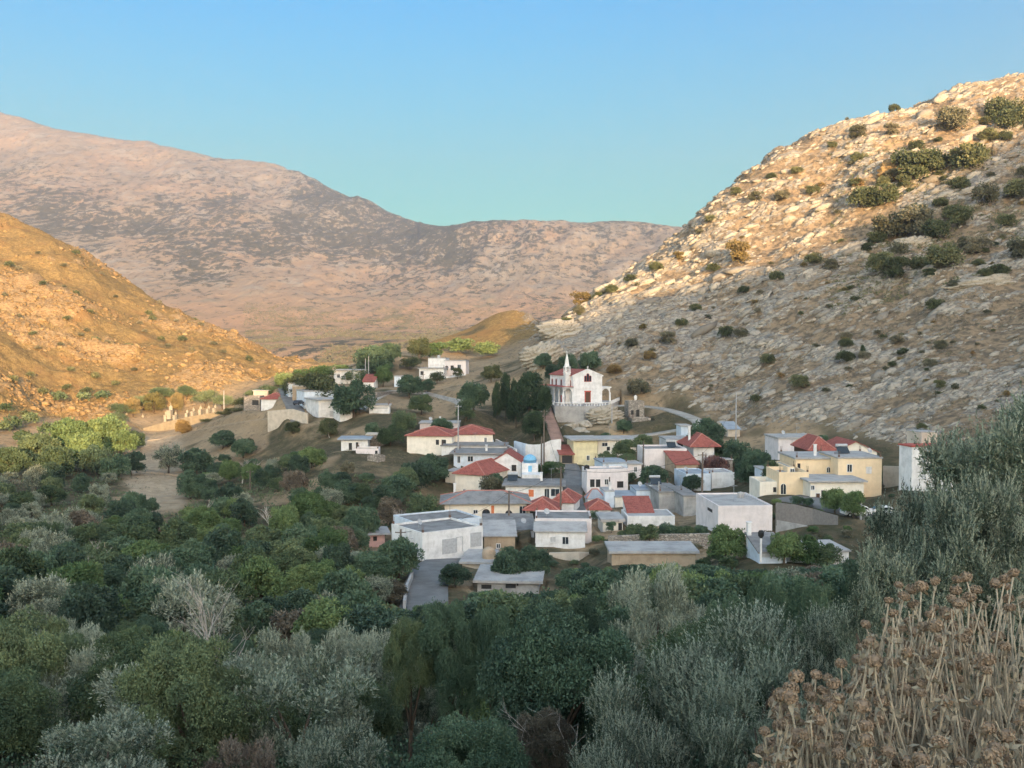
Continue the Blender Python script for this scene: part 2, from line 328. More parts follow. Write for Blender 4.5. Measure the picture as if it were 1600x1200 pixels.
house('pale blue walled cottage with flat roof and cream front next to the concrete box',
  B((961, 794, 777), 188, 3, xr=994, l=7, wall='cream', roof=('flat', 'roofblue', .2, .3)),
  B((994, 790, 767), 191, 3, xr=1022, l=7, wall='bluewhite', roof=('flat', 'roofblue', .1, .25)))
house('low cottage with dark red tiled roof below the pyramid roofed house',
  B((919, 806, 797), 178, 0, xr=955, l=6, wall='white', roof=('hip', 'red', 1.3, .3)))
house('white cottage with bright red lean-to roof and cream annex',
  B((980, 824, 808), 168, 2, xr=1056, l=7, wall='white', roof=('para', 'rooflight', .2), feats=()),
  B((982, 812, 806), 171, 2, xr=1024, l=6.5, wall='white', roof=('shed', 'red', 2.2, .15)),
  B((942, 835, 815), 165, 2, xr=974, l=7, wall='cream', roof=('flat', 'rooflight', .35, .45), feats=(('win', 'f', 951, 820, 954, 824), ('open', 'f', 966, 817, 972, 833))))
house('bare concrete box building with a blotched pale panel',
  B((1030, 801, 770), 184, 5, xr=1068, l=11, wall='grey', roof=('flat', 'roofgrey', .25, .35), feats=(('strip', 'f', 1032, 774, 1063, 795, 'rooflight'),), deep=6),
  B((1068, 806, 776), 178, 5, xr=1092, l=12, wall='grey', roof=('flat', 'roofgrey', .2, .3)))
house('big windowless pinkish walled building with flat roof and blue left side',
  B((1122, 836, 793), 150, 4, xr=1209, xl=1089, wall='pinkwhite', roof=('para', 'rooflight', .3), feats=(('strip', 'l', 1106, 794, 1113, 799, 'dark'),), deep=6, chim=()))
house('white flat roofed house between the tall wooden pole and the tree mass',
  B((1072, 766, 742), 201, 6, xr=1112, l=9, wall='bluewhite', roof=('para', 'roofblue', .25), feats=(('win', 'f', 1079, 752, 1083, 756),)),
  B((1112, 764, 740), 204, 6, xr=1149, l=7, wall='white', roof=('para', 'rooflight', .25)))
house('small grey stone hut with flat top right of the tall wooden pole',
  B((1110, 742, 719), 221, 6, xr=1146, xl=1102, wall='stone', roof=('flat', 'rooflight', .15, .2)), cat='hut', name='hut')
house('white cottage with steep red pyramid roof in the middle of the village',
  B((1084, 716, 698), 226, 6, xr=1117, l=9, wall='white', roof=('hip', 'red', 2.6, 1.2), chim=((.05, .5, 2.6),)))
house('low house with a red lean-to roof below the red pyramid roof',
  B((1056, 739, 726), 212, 10, xr=1092, l=7, wall='tan', roof=('shed', 'red', 2.0, .3)))
house('modern grey and white house with open balconies',
  B((1042, 706, 688), 236, 3, xr=1081, l=9, wall='white', roof=('flat', 'rooflight', .2, .3), feats=(('open', 'f', 1046, 693, 1053, 701), ('open', 'f', 1059, 692, 1078, 702))),
  B((1007, 724, 704), 219, 3, xr=1074, l=9, wall='pinkwhite', roof=('para', 'roofgrey', .4)))
house('narrow pale blue tower house beside the round dark tree',
  B((1064, 692, 666), 246, 4, xr=1079, l=5, wall='bluewhite', roof=('flat', 'rooflight', .3, .25)))
house('little beige shed with a blue grey roof at the foot of the rocky hill',
  B((1137, 682, 671), 249, 4, xr=1157, l=6, wall='beige', roof=('shed', 'roofblue', 1.3, .3)), cat='shed', name='shed')
# --- right side
house('grey flat roofed house against the foot of the rocky slope',
  B((1216, 718, 686), 216, 4, xr=1284, l=9, wall='pinkwhite', roof=('flat', 'rooflight', .2, .4)))
house('white house with red hip roof behind the yellow house',
  B((1303, 726, 706), 194, 2, xr=1372, l=10, wall='cream', roof=('gable', 'red', 1.9, .3, 'v')),
  B((1266, 724, 704), 195, 2, xr=1303, l=10, wall='brown', roof=('hip', 'red', 2.4, .6), feats=(('open', 'f', 1270, 707, 1280, 716),)))
house('yellow two storey house with flat roof, arched windows and a balcony',
  B((1309, 776, 716), 172, 1, xr=1380, l=10, wall='yellow', roof=('flat', 'rooflight', .15, .25), deep=5,
    feats=(('win', 'f', 1324, 726, 1331, 737, 'white'), ('win', 'f', 1354, 730, 1361, 739, 'shutterw'))),
  B((1243, 776, 717), 176, 1, xr=1309, l=10, wall='yellow', roof=('flat', 'rooflight', .3, .3), chim=((.6, .3, 1.9),), feats=(('arch', 'f', 1292, 730, 1297, 738, 'white'), ('open', 'f', 1246, 724, 1249, 742))),
  B((1230, 776, 731), 174, 1, xr=1243, l=9, wall='yellow', roof=('para', 'rooflight', .2), feats=(('win', 'f', 1241, 724, 1247, 743),)),
  B((1217, 776, 744), 169, 1, xr=1266, l=8, wall='yellow', roof=('para', 'rooflight', .7), feats=(('arch', 'f', 1220, 756, 1228, 772, 'cream'),)),
  B((1187, 776, 760), 170, 1, xr=1217, l=7, wall='cream', roof=('para', 'beige', .8), feats=(('open', 'f', 1208, 755, 1213, 769),)),
  B((1266, 785, 753), 165, 1, xr=1352, l=8, wall='cream', roof=('flat', 'rooflight', .5, .25), feats=(('door', 'f', 1275, 771, 1281, 785, 'brown'), ('win', 'f', 1266.5, 759, 1269, 765), ('open', 'f', 1283, 766, 1290, 776))))
house('pale blue box shaped annex left of the yellow house',
  B((1190, 768, 734), 182, 1, xr=1202, l=5, wall='bluewhite', roof=('flat', 'rooflight', .2, .2)), cat='annex', name='annex')
house('tall white house with red roof edge and beige stair tower behind the big olive',
  B((1424, 768, 698), 164, 12, xr=1500, xl=1407, wall='white', roof=('flat', 'redtrim', .15, .25), deep=6, feats=(('win', 'f', 1440, 740, 1446, 748, 'shutter'),)),
  B((1439, 697, 676), 168, 12, xr=1466, l=4, wall='beige', roof=('flat', 'rooflight', .05, .15), deep=0.5))
# --- upper left houses
house('white two storey house with slab roof at the edge of the upper hamlet',
  B((498, 652, 626), 287, 28, xr=546, xl=478, wall='white', roof=('flat', 'rooflight', .5, .35), deep=6,
    feats=(('win', 'f', 516, 631, 519, 635), ('win', 'f', 526, 631, 533, 635, 'shutter'), ('door', 'f', 515, 642, 523, 651, 'shutter'))),
  B((531, 649, 637), 284, 28, xr=553, l=6, wall='white', roof=('para', 'rooflight', .2), feats=(('door', 'f', 535, 642, 538, 649, 'dark'),)))
house('white box house behind the slab roofed house of the upper hamlet',
  B((476, 640, 612), 299, 26, xr=521, xl=463, wall='bluewhite', roof=('flat', 'rooflight', .2, .3)))
house('narrow house with brown side wall and white top in the upper hamlet',
  B((457, 632, 604), 313, 8, xr=514, l=10, wall='tan', roof=('flat', 'beige', .1, .3)),
  B((451, 628, 600), 320, 20, xr=480, xl=447, wall='bluewhite', roof=('flat', 'rooflight', .2, .3)))
house('little white house with red hip roof at the left end of the upper hamlet',
  B((408, 643, 624), 322, 4, xr=446, l=9, wall='white', roof=('hip', 'red', 1.8, .4)))
house('roofless brown stone house left of the little red roof',
  B((381, 643, 622), 326, 4, xr=406, l=8, wall='stone', roof=('para', 'grey', .5), feats=(('open', 'f', 394, 625, 404, 633),)),
  B((396, 628, 611), 340, 4, xr=418, l=7, wall='beige', roof=('flat', 'rooflight', .3, .25)))
house('white flat roofed house behind the dark round trees of the upper hamlet',
  B((522, 600, 579), 372, -4, xr=562, l=12, wall='white', roof=('flat', 'rooflight', .8, .35), feats=(('win', 'f', 527, 585, 531, 590), ('win', 'f', 540, 585, 544, 590))))
house('small house with red roof peeping out between two trees of the upper hamlet',
  B((566, 607, 597), 362, -3, xr=584, l=8, wall='white', roof=('shed', 'red', 2.4, .3)))
house('large pale house on the brown hillside above the upper hamlet',
  B((669, 586, 560), 392, -6, xr=696, l=9, wall='white', roof=('flat', 'rooflight', .1, .2), deep=5),
  B((695, 586, 564), 391, -6, xr=728, l=8, wall='pinkwhite', roof=('flat', 'rooflight', .2, .25), feats=(('open', 'f', 696, 572, 700, 578), ('open', 'f', 704, 571, 709, 578), ('win', 'f', 715, 570, 720, 575))),
  B((655, 594, 576), 384, -6, xr=694, l=7, wall='white', roof=('flat', 'rooflight', .5, .3), feats=(('open', 'f', 657, 580, 662, 586),)))
house('tiny pale blue house beside the concrete lane',
  B((616, 605, 588), 368, -3, xr=627, l=6, wall='bluewhite', roof=('flat', 'rooflight', .2, .2)))
house('low white hut with flat slab below the concrete lane',
  B((577, 646, 634), 286, 4, xr=608, l=6, wall='white', roof=('flat', 'rooflight', .4, .3), feats=(('strip', 'f', 579, 637, 606, 639, 'shutter'),)), cat='hut', name='hut')
house('half ruined white house with pale blue slab above the forest',
  B((533, 705, 687), 243, 3, xr=574, l=7, wall='white', roof=('flat', 'roofblue', .8, .3), feats=(('open', 'f', 545, 692, 550, 703), ('open', 'f', 556, 691, 560, 700))),
  B((572, 697, 680), 250, 3, xr=599, l=6, wall='stone', roof=('flat', 'beige', .2, .2), feats=(('open', 'f', 576, 685, 580, 692),)),
  B((556, 719, 703), 236, 3, xr=591, l=5, wall='pinkwhite', roof=('para', 'beige', .3), feats=(('open', 'f', 586, 704, 590, 710),)))
house('roofless stone house below the church platform',
  B((982, 653, 629), 272, 6, xr=1007, l=5, wall='stone', roof=('para', 'beige', .4), feats=(('open', 'f', 986, 641, 990, 648), ('open', 'f', 994, 640, 999, 651))),
  B((988, 671, 655), 266, 6, xr=1017, l=5, wall='stone', roof=('para', 'beige', .3), feats=(('open', 'f', 1001, 659, 1005, 666),)))
CHURCH = B((895.5, 630, 587), 280, 20, xr=941, xl=859.5)
PLATF = [np.array([*q_[:2], CHURCH['N'][2] - .1]) for q_ in (at(857, 634, 300), at(867, 634, 272), at(912, 634, 270), at(950, 632, 273), at(968, 628, 300))]

ROADS = dict(   # name, label, width, material, centre line (px, py, depth)
  main=('road', 5.2, 'asphalt', [(662, 955, 106), (664, 930, 114), (668, 905, 124), (682, 882, 136), (712, 868, 150), (740, 862, 158)]),
  street=('street', 4.2, 'asphalt', [(905, 812, 176), (898, 795, 187), (893, 775, 200), (897, 752, 212), (893, 735, 224), (884, 722, 236), (862, 716, 243)]),
  plaza=('street', 7.0, 'asphalt', [(1380, 806, 148), (1330, 797, 154), (1285, 785, 160), (1230, 776, 165)]),
  lane=('lane', 3.6, 'concretepave', [(948, 634, 284), (985, 633, 292), (1030, 637, 286), (1065, 646, 275), (1090, 657, 262), (1098, 668, 254)]),
  lane2=('lane', 3.4, 'concretepave', [(1075, 668, 256), (1030, 676, 255), (985, 682, 252), (950, 686, 252)]),
  upper=('lane', 3.6, 'concretepave', [(560, 640, 292), (585, 622, 318), (612, 611, 342), (640, 611, 346), (680, 618, 330), (716, 628, 312), (735, 640, 296)]),
  hamlet=('street', 4.6, 'asphalt', [(468, 660, 284), (462, 640, 296), (452, 622, 318), (445, 606, 345)]),
  track=('track', 2.6, 'dirt', [(180, 722, 292), (205, 730, 280), (235, 736, 272), (285, 742, 268)]),
  track2=('track', 2.8, 'dirt', [(225, 688, 330), (270, 682, 330), (330, 668, 318), (400, 656, 305), (440, 652, 296)]),
  ramp=('footpath', 3.0, 'ramppave', [(852, 632, 284), (856, 648, 270), (864, 668, 258), (872, 690, 246)]),
)
# ------------------------------------------------------------------ the lie of the land: spot heights (px, py, depth) or (px, depth, None, z)
SPOTS = [(0,1200,22),(400,1200,21),(800,1200,20),(1200,1200,15),
 (0,870,150),(0,800,200),(150,830,175),(0,700,300),(200,742,262),(270,762,240),(250,692,325),(350,700,290),(480,705,262),(600,765,200),(500,835,168),(300,850,165),(300,770,235),(640,735,222),
 (189,650,404),(225,672,384),(348,645,395),(290,640,425),(290,668,360),(100,672,400),
 (300,604,455),(430,588,500),(0,655,350),(100,660,375),(0,560,430),(0,450,545),(0,345,680),(100,387,672),(200,449,655),(300,502,630),(380,547,610),(440,573,580),(150,560,480),(250,568,490),(100,500,515),(200,500,570),
 (500,592,400),(470,585,450),(560,570,430),(650,550,470),(750,538,505),(790,487,560),(740,512,552),(700,525,556),(845,508,562),(680,540,580),(600,570,400),
 (700,602,362),(760,582,385),(830,562,385),(850,524,450),(730,650,300),(760,680,270),(800,660,290),(820,690,262),
 (880,494,435),(905,478,425),(940,459,415),(1000,434,420),(1060,388,430),(1100,348,430),(1150,315,430),(1200,287,430),(1250,255,435),(1300,232,440),(1350,205,445),(1400,184,450),(1450,164,460),(1500,144,470),(1550,130,490),(1600,124,505),
 (860,560,335),(835,600,310),(900,520,360),(960,480,375),(950,600,305),(1000,605,300),(1050,625,285),(1100,560,320),(1100,480,360),(1100,420,395),
 (1200,645,258),(1200,560,300),(1200,480,340),(1200,400,380),(1200,330,415),(1300,660,238),(1300,560,285),(1300,460,330),(1300,360,380),(1300,280,420),
 (1400,680,215),(1400,560,270),(1400,460,315),(1400,360,365),(1400,260,410),(1500,670,208),(1500,560,250),(1500,460,295),(1500,360,345),(1500,260,400),
 (1600,680,192),(1600,560,240),(1600,460,285),(1600,360,335),(1600,260,395),(1600,180,450),
 (960,640,278),(930,660,262),(1050,660,262),(1160,700,240),(880,760,208),(1250,830,146),(1400,830,146),(1120,870,134),(1000,845,142),(900,890,142),(800,930,122),(1060,900,120),(1250,900,105)]
def zs(px, d, z): return ((px - 800) / 1600 * d, d, z)
PTS = [tuple(at(*p)) for p in SPOTS] + [
 zs(-800,1,-1.7),zs(0,1,-1.65),zs(800,1,-1.6),zs(1600,1,-1.4),zs(2400,1,-1.2),
 zs(0,3,-2.2),zs(800,3,-2.1),zs(1150,3,-1.9),zs(1400,3,-1.45),zs(1650,3,-1.25),zs(2400,3,-.8),zs(0,8,-4.2),zs(800,8,-4.3),zs(1500,8,-3.4),zs(0,14,-6.4),zs(800,14,-6.8),zs(1500,14,-4.9),
 zs(0,35,-12.2),zs(60,38,-13),zs(500,40,-15.5),zs(900,40,-15.8),zs(1500,36,-11.5),zs(0,65,-20),zs(500,65,-21.5),zs(900,65,-22),zs(1500,65,-18.5),
 zs(0,95,-25),zs(450,95,-26.5),zs(850,95,-26.5),zs(1250,92,-24.5),zs(1550,92,-22.5),
 zs(0,950,65),zs(150,900,30),zs(300,850,-8),zs(440,900,-32),zs(560,800,-30),zs(700,800,-14),zs(850,850,-10),
 zs(1000,620,12),zs(1200,640,55),zs(1400,680,85),zs(1600,760,120),zs(900,1100,-30),zs(1300,1100,20),zs(1650,1150,90),
 zs(-1900,1,-1.9),zs(-1900,5,-3.4),zs(-1900,20,-7.5),zs(-1900,60,-17),zs(-1900,200,-24),zs(-1900,600,40),zs(3500,1,-1.1),zs(3500,5,-1.9),zs(3500,20,-3.2),zs(3500,60,-2),zs(3500,200,25),zs(3500,600,150),zs(-700,5,-3),zs(2300,5,-1.9),zs(2300,20,-4),
 zs(2300,60,-8),zs(2300,150,5),zs(2200,300,90),zs(2200,500,190),zs(2200,1000,180),
 zs(-700,20,-7),zs(-700,60,-17),zs(-700,200,-24),zs(-600,500,25),zs(-600,800,140),zs(-600,1100,150)]
for h in HOUSES:
    if not h['ctrl']: continue
    b = h['blocks'][0]; N = b['N']
    for fu, fv in ((0, 0), (1, 0), (.5, 1)):
        PTS.append((N[0] + b['u'][0] * b['w'] * fu + b['v'][0] * b['l'] * fv, N[1] + b['u'][1] * b['w'] * fu + b['v'][1] * b['l'] * fv, N[2] + .1))
for r in ROADS.values():
    for p in r[3]: q = at(*p); PTS.append((q[0], q[1], q[2]))
_base = RBF(PTS)
def spline(P, n=8):
    P = [np.array(p, float) for p in P]; P = [2 * P[0] - P[1]] + P + [2 * P[-1] - P[-2]]; out = []
    for i in range(1, len(P) - 2):
        for k in range(n):
            t = k / n; a, b, c, d = P[i - 1], P[i], P[i + 1], P[i + 2]
            out.append(.5 * (2 * b + (c - a) * t + (2 * a - 5 * b + 4 * c - d) * t * t + (3 * b - a - 3 * c + d) * t ** 3))
    return np.array(out + [P[-2]])
ROADLINE = {k: spline([at(*p) for p in r[3]]) for k, r in ROADS.items()}

def region(x, y):
    """0..1 weights: rocky right hill, golden left hill, forest floor"""
    u = x / y; d = y
    px = 800 + 1600 * u
    foot = np.interp(px, [780, 830, 880, 950, 1050, 1150, 1300, 1400, 1500, 1700, 2600], [420, 330, 318, 300, 284, 247, 226, 197, 190, 176, 145])
    hill = smooth(0, 22, d - foot) * smooth(780, 850, px)
    lfoot = np.interp(px, [-900, 0, 100, 180, 360, 450, 560], [220, 325, 350, 392, 425, 450, 470])
    left = smooth(0, 40, d - lfoot) * (1 - smooth(470, 620, px))
    return hill, left
def strata(x, y, z):
    """height noise for the bedded limestone: ledges that climb to the right"""
    q = z - 0.28 * x + 0.05 * y
    w = (fbm(x / 18, y / 18, z / 18, 3, 5) - .5) * 4
    s = fbm(x / 13, y / 13, (q + w) / 1.5, 3, 11)
    big = fbm(x / 30, y / 30, z / 22, 4, 23)
    return s, big
def carve(x, y, z):
    for h in HOUSES:
        for b in h['blocks']:
            dx, dy = x - b['N'][0], y - b['N'][1]; fu = dx * b['u'][0] + dy * b['u'][1]; fv = dx * b['v'][0] + dy * b['v'][1]
            m = (fu > -.8) & (fu < b['w'] + .8) & (fv > -.8) & (fv < b['l'] + .8)
            z = np.where(m, np.minimum(z, b['N'][2] - .05), z)
    pxx = 800 + 1600 * x / y; fr = np.interp(pxx, [852, 858, 868, 912, 950, 968], [298, 299, 271.5, 269.5, 272.5, 299])      # the drop in front of the church platform
    m = (pxx > 850) & (pxx < 972) & (y >= fr + 1.6) & (y < 300); z = np.where(m, np.minimum(z, PLATF[0][2] - .25), z)
    m = (pxx > 853) & (pxx < 970) & (y < fr + 1.6) & (y > fr - 14)
    z = np.where(m, np.minimum(z, PLATF[0][2] - 4.6 - .12 * (fr - y) + 1.2 * smooth(905, 965, pxx)), z)
    for k, L in ROADLINE.items():
        hw = ROADS[k][1] / 2; lo = L.min(0) - 12; hi = L.max(0) + 12
        m = np.nonzero((x > lo[0]) & (x < hi[0]) & (y > lo[1]) & (y < hi[1]))
        if not len(m[0]): continue
        X, Y = x[m], y[m]; D = np.hypot(X[:, None] - L[None, :, 0], Y[:, None] - L[None, :, 1]); i = D.argmin(1); dd = D[np.arange(len(i)), i]
        t = 1 - smooth(hw + .4, hw + (1.0 if k == 'ramp' else 3.5), dd); z = z.copy(); z[m] = z[m] * (1 - t) + (L[i, 2] - .25) * t
    return z
def HT(x, y, full=False):
    x = np.asarray(x, float); y = np.asarray(y, float)
    z = _base(x, y); hill, left = region(x, y)
    s, big = strata(x, y, z); f = fbm(x / 26, y / 26, 0, 5, 31) - .5; g = fbm(x / 3.2, y / 3.2, 0, 3, 41) - .5
    rid = 1 - np.abs(2 * fbm(x / 42, y / 42, z / 60, 4, 57) - 1)
    rockR = hill * smooth(.455, .585, .42 * s + .24 * big + .34 * fbm(x / 3.5, y / 3.5, z / 1.6, 3, 13) + .16 * (fbm(x / 70, y / 70, 0, 2, 3) - .5))
    z2 = z + hill * ((big - .5) * 9 + (s - .5) * 5.2 * (.35 + .65 * rockR)) * np.clip((y - 150) / 150, .4, 1.6)
    lrock = left * smooth(.5, .66, fbm(x / 34, y / 34, z / 20, 4, 77))
    z2 = z2 + left * ((rid - .6) * 9 + f * 10 + (fbm(x / 7, y / 7, 0, 4, 79) - .5) * 3 + lrock * 4.5 * (fbm(x / 5, y / 5, z / 3, 4, 78, .65)))
    flat = (1 - hill) * (1 - left)
    z2 = z2 + flat * (f * 1.2 * np.clip(y / 120, 0, 1) + g * .22 * np.clip(y / 10, .2, 1))
    z2 = carve(x, y, z2)
    if full: return z2, rockR, lrock, hill, left
    return z2
_dd = np.exp(np.linspace(log(2.0), log(1050), 420))
def hit(px, py, h=0.0, dmin=2.0, dmax=1050):
    """where the sight line through a pixel meets the ground raised by h"""
    d = _dd[(_dd >= dmin) & (_dd <= dmax)]; r = ray(px, py)
    e = r[2] * d - _base(r[0] * d, d) - h; i = np.nonzero(e <= 0)[0]
    if not len(i): return None
    i = i[0]; t = d[i] if i == 0 else d[i - 1] + (d[i] - d[i - 1]) * e[i - 1] / (e[i - 1] - e[i] + 1e-9)
    return np.array([r[0] * t, t, float(HT(np.array([r[0] * t]), np.array([t]))[0])])

# ground material
def ground_mat():
    t = NT('hillside_ground', 0.95, 0.1); co = t.coord()
    rock, lrk, veg, hill, left = (t.attr(a) for a in ('rock', 'lrock', 'veg', 'hill', 'left'))
    n1 = t.noise(co, .06, 6, .65); n2 = t.noise(co, .5, 5, .65); n3 = t.noise(co, 2.2, 4, .7)
    grass = t.mix(t.ramp(n1, .35, .65), (0.38, 0.28, 0.175), (0.26, 0.195, 0.125))
    grass = t.mix(t.ramp(n2, .5, .72), grass, (0.15, 0.122, 0.082)); grass = t.mix(t.ramp(n3, .55, .75), grass, (0.44, 0.345, 0.225))
    hg = t.mix(t.ramp(n2, .42, .62), (0.29, 0.215, 0.14), (0.135, 0.108, 0.08)); grass = t.mix(hill, grass, hg); grass = t.mix(t.attr('soil'), grass, t.mix(t.ramp(n2, .35, .65), (0.46, 0.36, 0.25), (0.34, 0.265, 0.185)))
    gold = t.mix(t.ramp(n2, .38, .62), (0.29, 0.20, 0.085), (0.18, 0.122, 0.055)); gold = t.mix(t.ramp(n3, .48, .66), gold, (0.085, 0.066, 0.034)); gold = t.mix(t.ramp(n1, .5, .7), gold, (0.22, 0.135, 0.06))
    c = t.mix(left, grass, gold)
    green = t.mix(t.ramp(n2, .4, .65), (0.075, 0.072, 0.042), (0.125, 0.098, 0.062)); c = t.mix(t.math('MULTIPLY', veg, t.ramp(n1, .25, .5)), c, green)
    co2 = t.coord((.5, .5, 1.8)); r1 = t.noise(co2, 1.3, 5, .7); r2 = t.noise(co, .25, 4)
    n4 = t.noise(t.coord((.6, .6, 1.5)), .8, 5, .75)
    rk = t.mix(t.ramp(r1, .35, .68), (0.145, 0.136, 0.123), (0.37, 0.345, 0.305)); rk = t.mix(t.ramp(r2, .5, .7), rk, (0.25, 0.205, 0.155))
    thr = t.ramp(t.math('ADD', t.math('MULTIPLY', rock, .8), t.math('ADD', t.math('MULTIPLY', t.math('SUBTRACT', n3, .5), 1.0), t.math('MULTIPLY', t.math('SUBTRACT', n4, .5), 1.8))), .42, .56)
    c = t.mix(thr, c, rk)
    och = t.mix(t.ramp(r1, .35, .65), (0.20, 0.125, 0.06), (0.36, 0.26, 0.145)); och = t.mix(t.ramp(n4, .52, .68), och, (0.14, 0.10, 0.06))
    c = t.mix(t.ramp(t.math('ADD', lrk, t.math('MULTIPLY', t.math('SUBTRACT', n2, .5), 1.0)), .4, .65), c, och)
    t.color(c); t.bump(t.math('ADD', t.math('MULTIPLY', n2, 2.0), t.math('ADD', n3, r1)), .35); return t.m
def pxgrid(lo, hi, n): return np.linspace(lo, hi, n)
us = np.concatenate([np.linspace(-2.4, -.56, 90, endpoint=False), np.linspace(-.56, .56, 760, endpoint=False), np.linspace(.56, 2.4, 90)])
ds = np.concatenate([np.exp(np.linspace(log(.5), log(90), 120, endpoint=False)), np.exp(np.linspace(log(90), log(520), 560, endpoint=False)), np.exp(np.linspace(log(520), log(1150), 170))])
GD, GU = np.meshgrid(ds, us, indexing='ij'); GX, GY = GU * GD, GD
GZ, rockR, lrock, hillw, leftw = HT(GX, GY, True)
PXg = 800 + 1600 * GU
veg = (1 - hillw) * (1 - leftw) * smooth(.42, .5, fbm(GX / 20, GY / 20, 0, 3, 91) + .12 - .3 * smooth(250, 330, GY))
wob = 30 * (fbm(GX / 9, GY / 9, 0, 3, 93) - .5)
veg = veg * (1 - smooth(180, 200, PXg + wob) * (1 - smooth(270, 310, PXg + wob)) * smooth(190, 210, GD + wob))     # the bare dirt clearing
veg = np.maximum(veg, .8 * (1 - smooth(60, 100, GD)))
gm = ground_mat()
soil = (1 - hillw) * (1 - leftw) * smooth(183, 200, PXg + wob) * (1 - smooth(272, 300, PXg + wob)) * smooth(200, 215, GD + wob) * (1 - smooth(325, 345, GD))
leftw = np.maximum(leftw, smooth(470, 500, GD) * (1 - smooth(700, 760, GD)) * smooth(640, 670, PXg) * (1 - smooth(880, 905, PXg)))
obj('ground', mesh_np('ground', np.stack([GX, GY, GZ], 2).reshape(-1, 3), grid_faces(len(ds), len(us)), gm, True,
    dict(rock=rockR, lrock=lrock, veg=veg, hill=hillw, left=leftw, soil=soil)), kind='structure')

# roads: slabs with kerb sides
def pave(name, c, sc=1.0):
    t = NT(name, .9, .2); co = t.coord(); k = t.mix(t.ramp(t.noise(co, .35 * sc, 5, .7), .35, .7), c, mul(c, .68)); k = t.mix(t.ramp(t.noise(co, 1.5, 5, .7), .55, .75), k, mul(c, 1.25))
    t.color(k); t.bump(t.noise(co, 12, 3), .01); return t.m
M['asphalt'] = pave('worn_asphalt', (0.19, 0.188, 0.187)); M['concretepave'] = pave('pale_concrete_paving', (0.36, 0.34, 0.31)); M['dirt'] = pave('bare_dirt', (0.36, 0.29, 0.21)); M['ramppave'] = pave('reddish_paving_stone', (0.30, 0.19, 0.15))
for k, L in ROADLINE.items():
    nm, w, m, _ = ROADS[k]; T = np.gradient(L[:, :2], axis=0); T /= np.linalg.norm(T, axis=1)[:, None]; S = np.stack([T[:, 1], -T[:, 0]], 1); V = []
    for o, dz in ((-.5, -.9), (-.5, 0), (-.25, .03), (0, .05), (.25, .03), (.5, 0), (.5, -.9)):
        V.append(np.concatenate([L[:, :2] + S * o * w, L[:, 2:3] + dz], 1))
    V = np.stack(V, 1); obj(nm, mesh_np(nm, V.reshape(-1, 3), grid_faces(len(L), 7), M[m]), kind='structure')

# the ridge behind the viewer, whose evening shadow lies over the village
SHADE = [(-150,735),(40,735),(170,722),(235,695),(290,668),(420,612),(520,583),(640,560),(740,556),(850,538),(930,490),(1000,472),(1080,452),(1150,440),(1250,402),(1340,372),(1420,318),(1500,278),(1600,225),(1750,150)]
t_el = tan(SUN_EL); crest = []
for px, py in SHADE:
    p = hit(px, py)
    if p is None: continue
    q = (p[1] + 420) / cos(SUN_AZ); crest.append((p[0] + q * sin(SUN_AZ), p[2] + q * t_el))
crest.sort(); cx, cz = np.array(crest).T
print('CREST', [(round(a), round(b)) for a, b in crest])
def ridge_z(x, y):
    c = np.interp(x, cx, cz) + (fbm(x / 25, 0.5, 0, 3, 9) - .5) * 5
    t = np.clip((-y) / 420, 0, 1); up = -1.6 - 8 * np.clip(t * 6, 0, 1) + (c + 9.6) * (t ** 2.6)
    dn = c * (1 - np.clip((-y - 420) / 500, 0, 1) * .9)
    return np.where(y > -420, up, dn) + (fbm(x / 20, y / 20, 0, 4, 66) - .5) * 6 * np.clip(-y / 60, 0, 1) * (np.abs(y + 420) > 1)
yy = np.concatenate([np.linspace(16, .6, 12), np.linspace(0, -400, 60), np.linspace(-410, -430, 5), np.linspace(-450, -900, 20)]); xx = np.concatenate([np.linspace(-900, -60, 80, endpoint=False), np.linspace(-60, 60, 80, endpoint=False), np.linspace(60, 1300, 110)])
YY, XX = np.meshgrid(yy, xx, indexing='ij'); RZ = ridge_z(XX, YY)
near = smooth(0, 60, -YY); edge = HT(XX, np.maximum(YY, np.maximum(.6, np.abs(XX) / 2.3))) - .3; RZ = np.where(YY >= 0, edge, RZ * near + (1 - near) * np.minimum(RZ, edge))
zz = np.zeros(RZ.size)
obj('hill', mesh_np('hill', np.stack([XX, YY, RZ], 2).reshape(-1, 3), grid_faces(len(yy), len(xx))[:, ::-1], gm, True, dict(rock=zz + .3, lrock=zz, veg=zz + .5, hill=zz, left=zz, soil=zz)), kind='structure')

# ------------------------------------------------------------------ the mountains across the valley
FAR = [(0,180,6500),(60,197,6500),(100,210,6500),(140,216,6500),(220,224,6500),(285,237,6400),(340,246,6350),(400,250,6300),(440,257,6200),(480,275,6000),(540,305,5700),(600,333,5300),(645,352,5000),(690,356,4700),(720,353,4600),(760,350,4550),(870,350,4500),(930,348,4500),(1000,347,4600),(1080,360,4600),(1200,370,4600),
 (0,240,5600),(0,270,5000),(0,330,4200),(0,400,3400),(200,260,5600),(200,330,4500),(200,400,3600),(200,470,2600),(400,290,5500),(400,340,4600),(400,400,3800),(400,450,3000),(400,500,2200),(500,360,4700),(600,390,4300),(600,440,3600),(600,480,2800),(600,512,2200),(700,400,4000),
 (800,400,3900),(800,440,3400),(800,500,2400),(1000,400,3900),(1000,470,2800),(450,545,1300),(550,547,1300),(650,540,1300),(600,530,1650),(850,520,1700),(960,500,1900)]
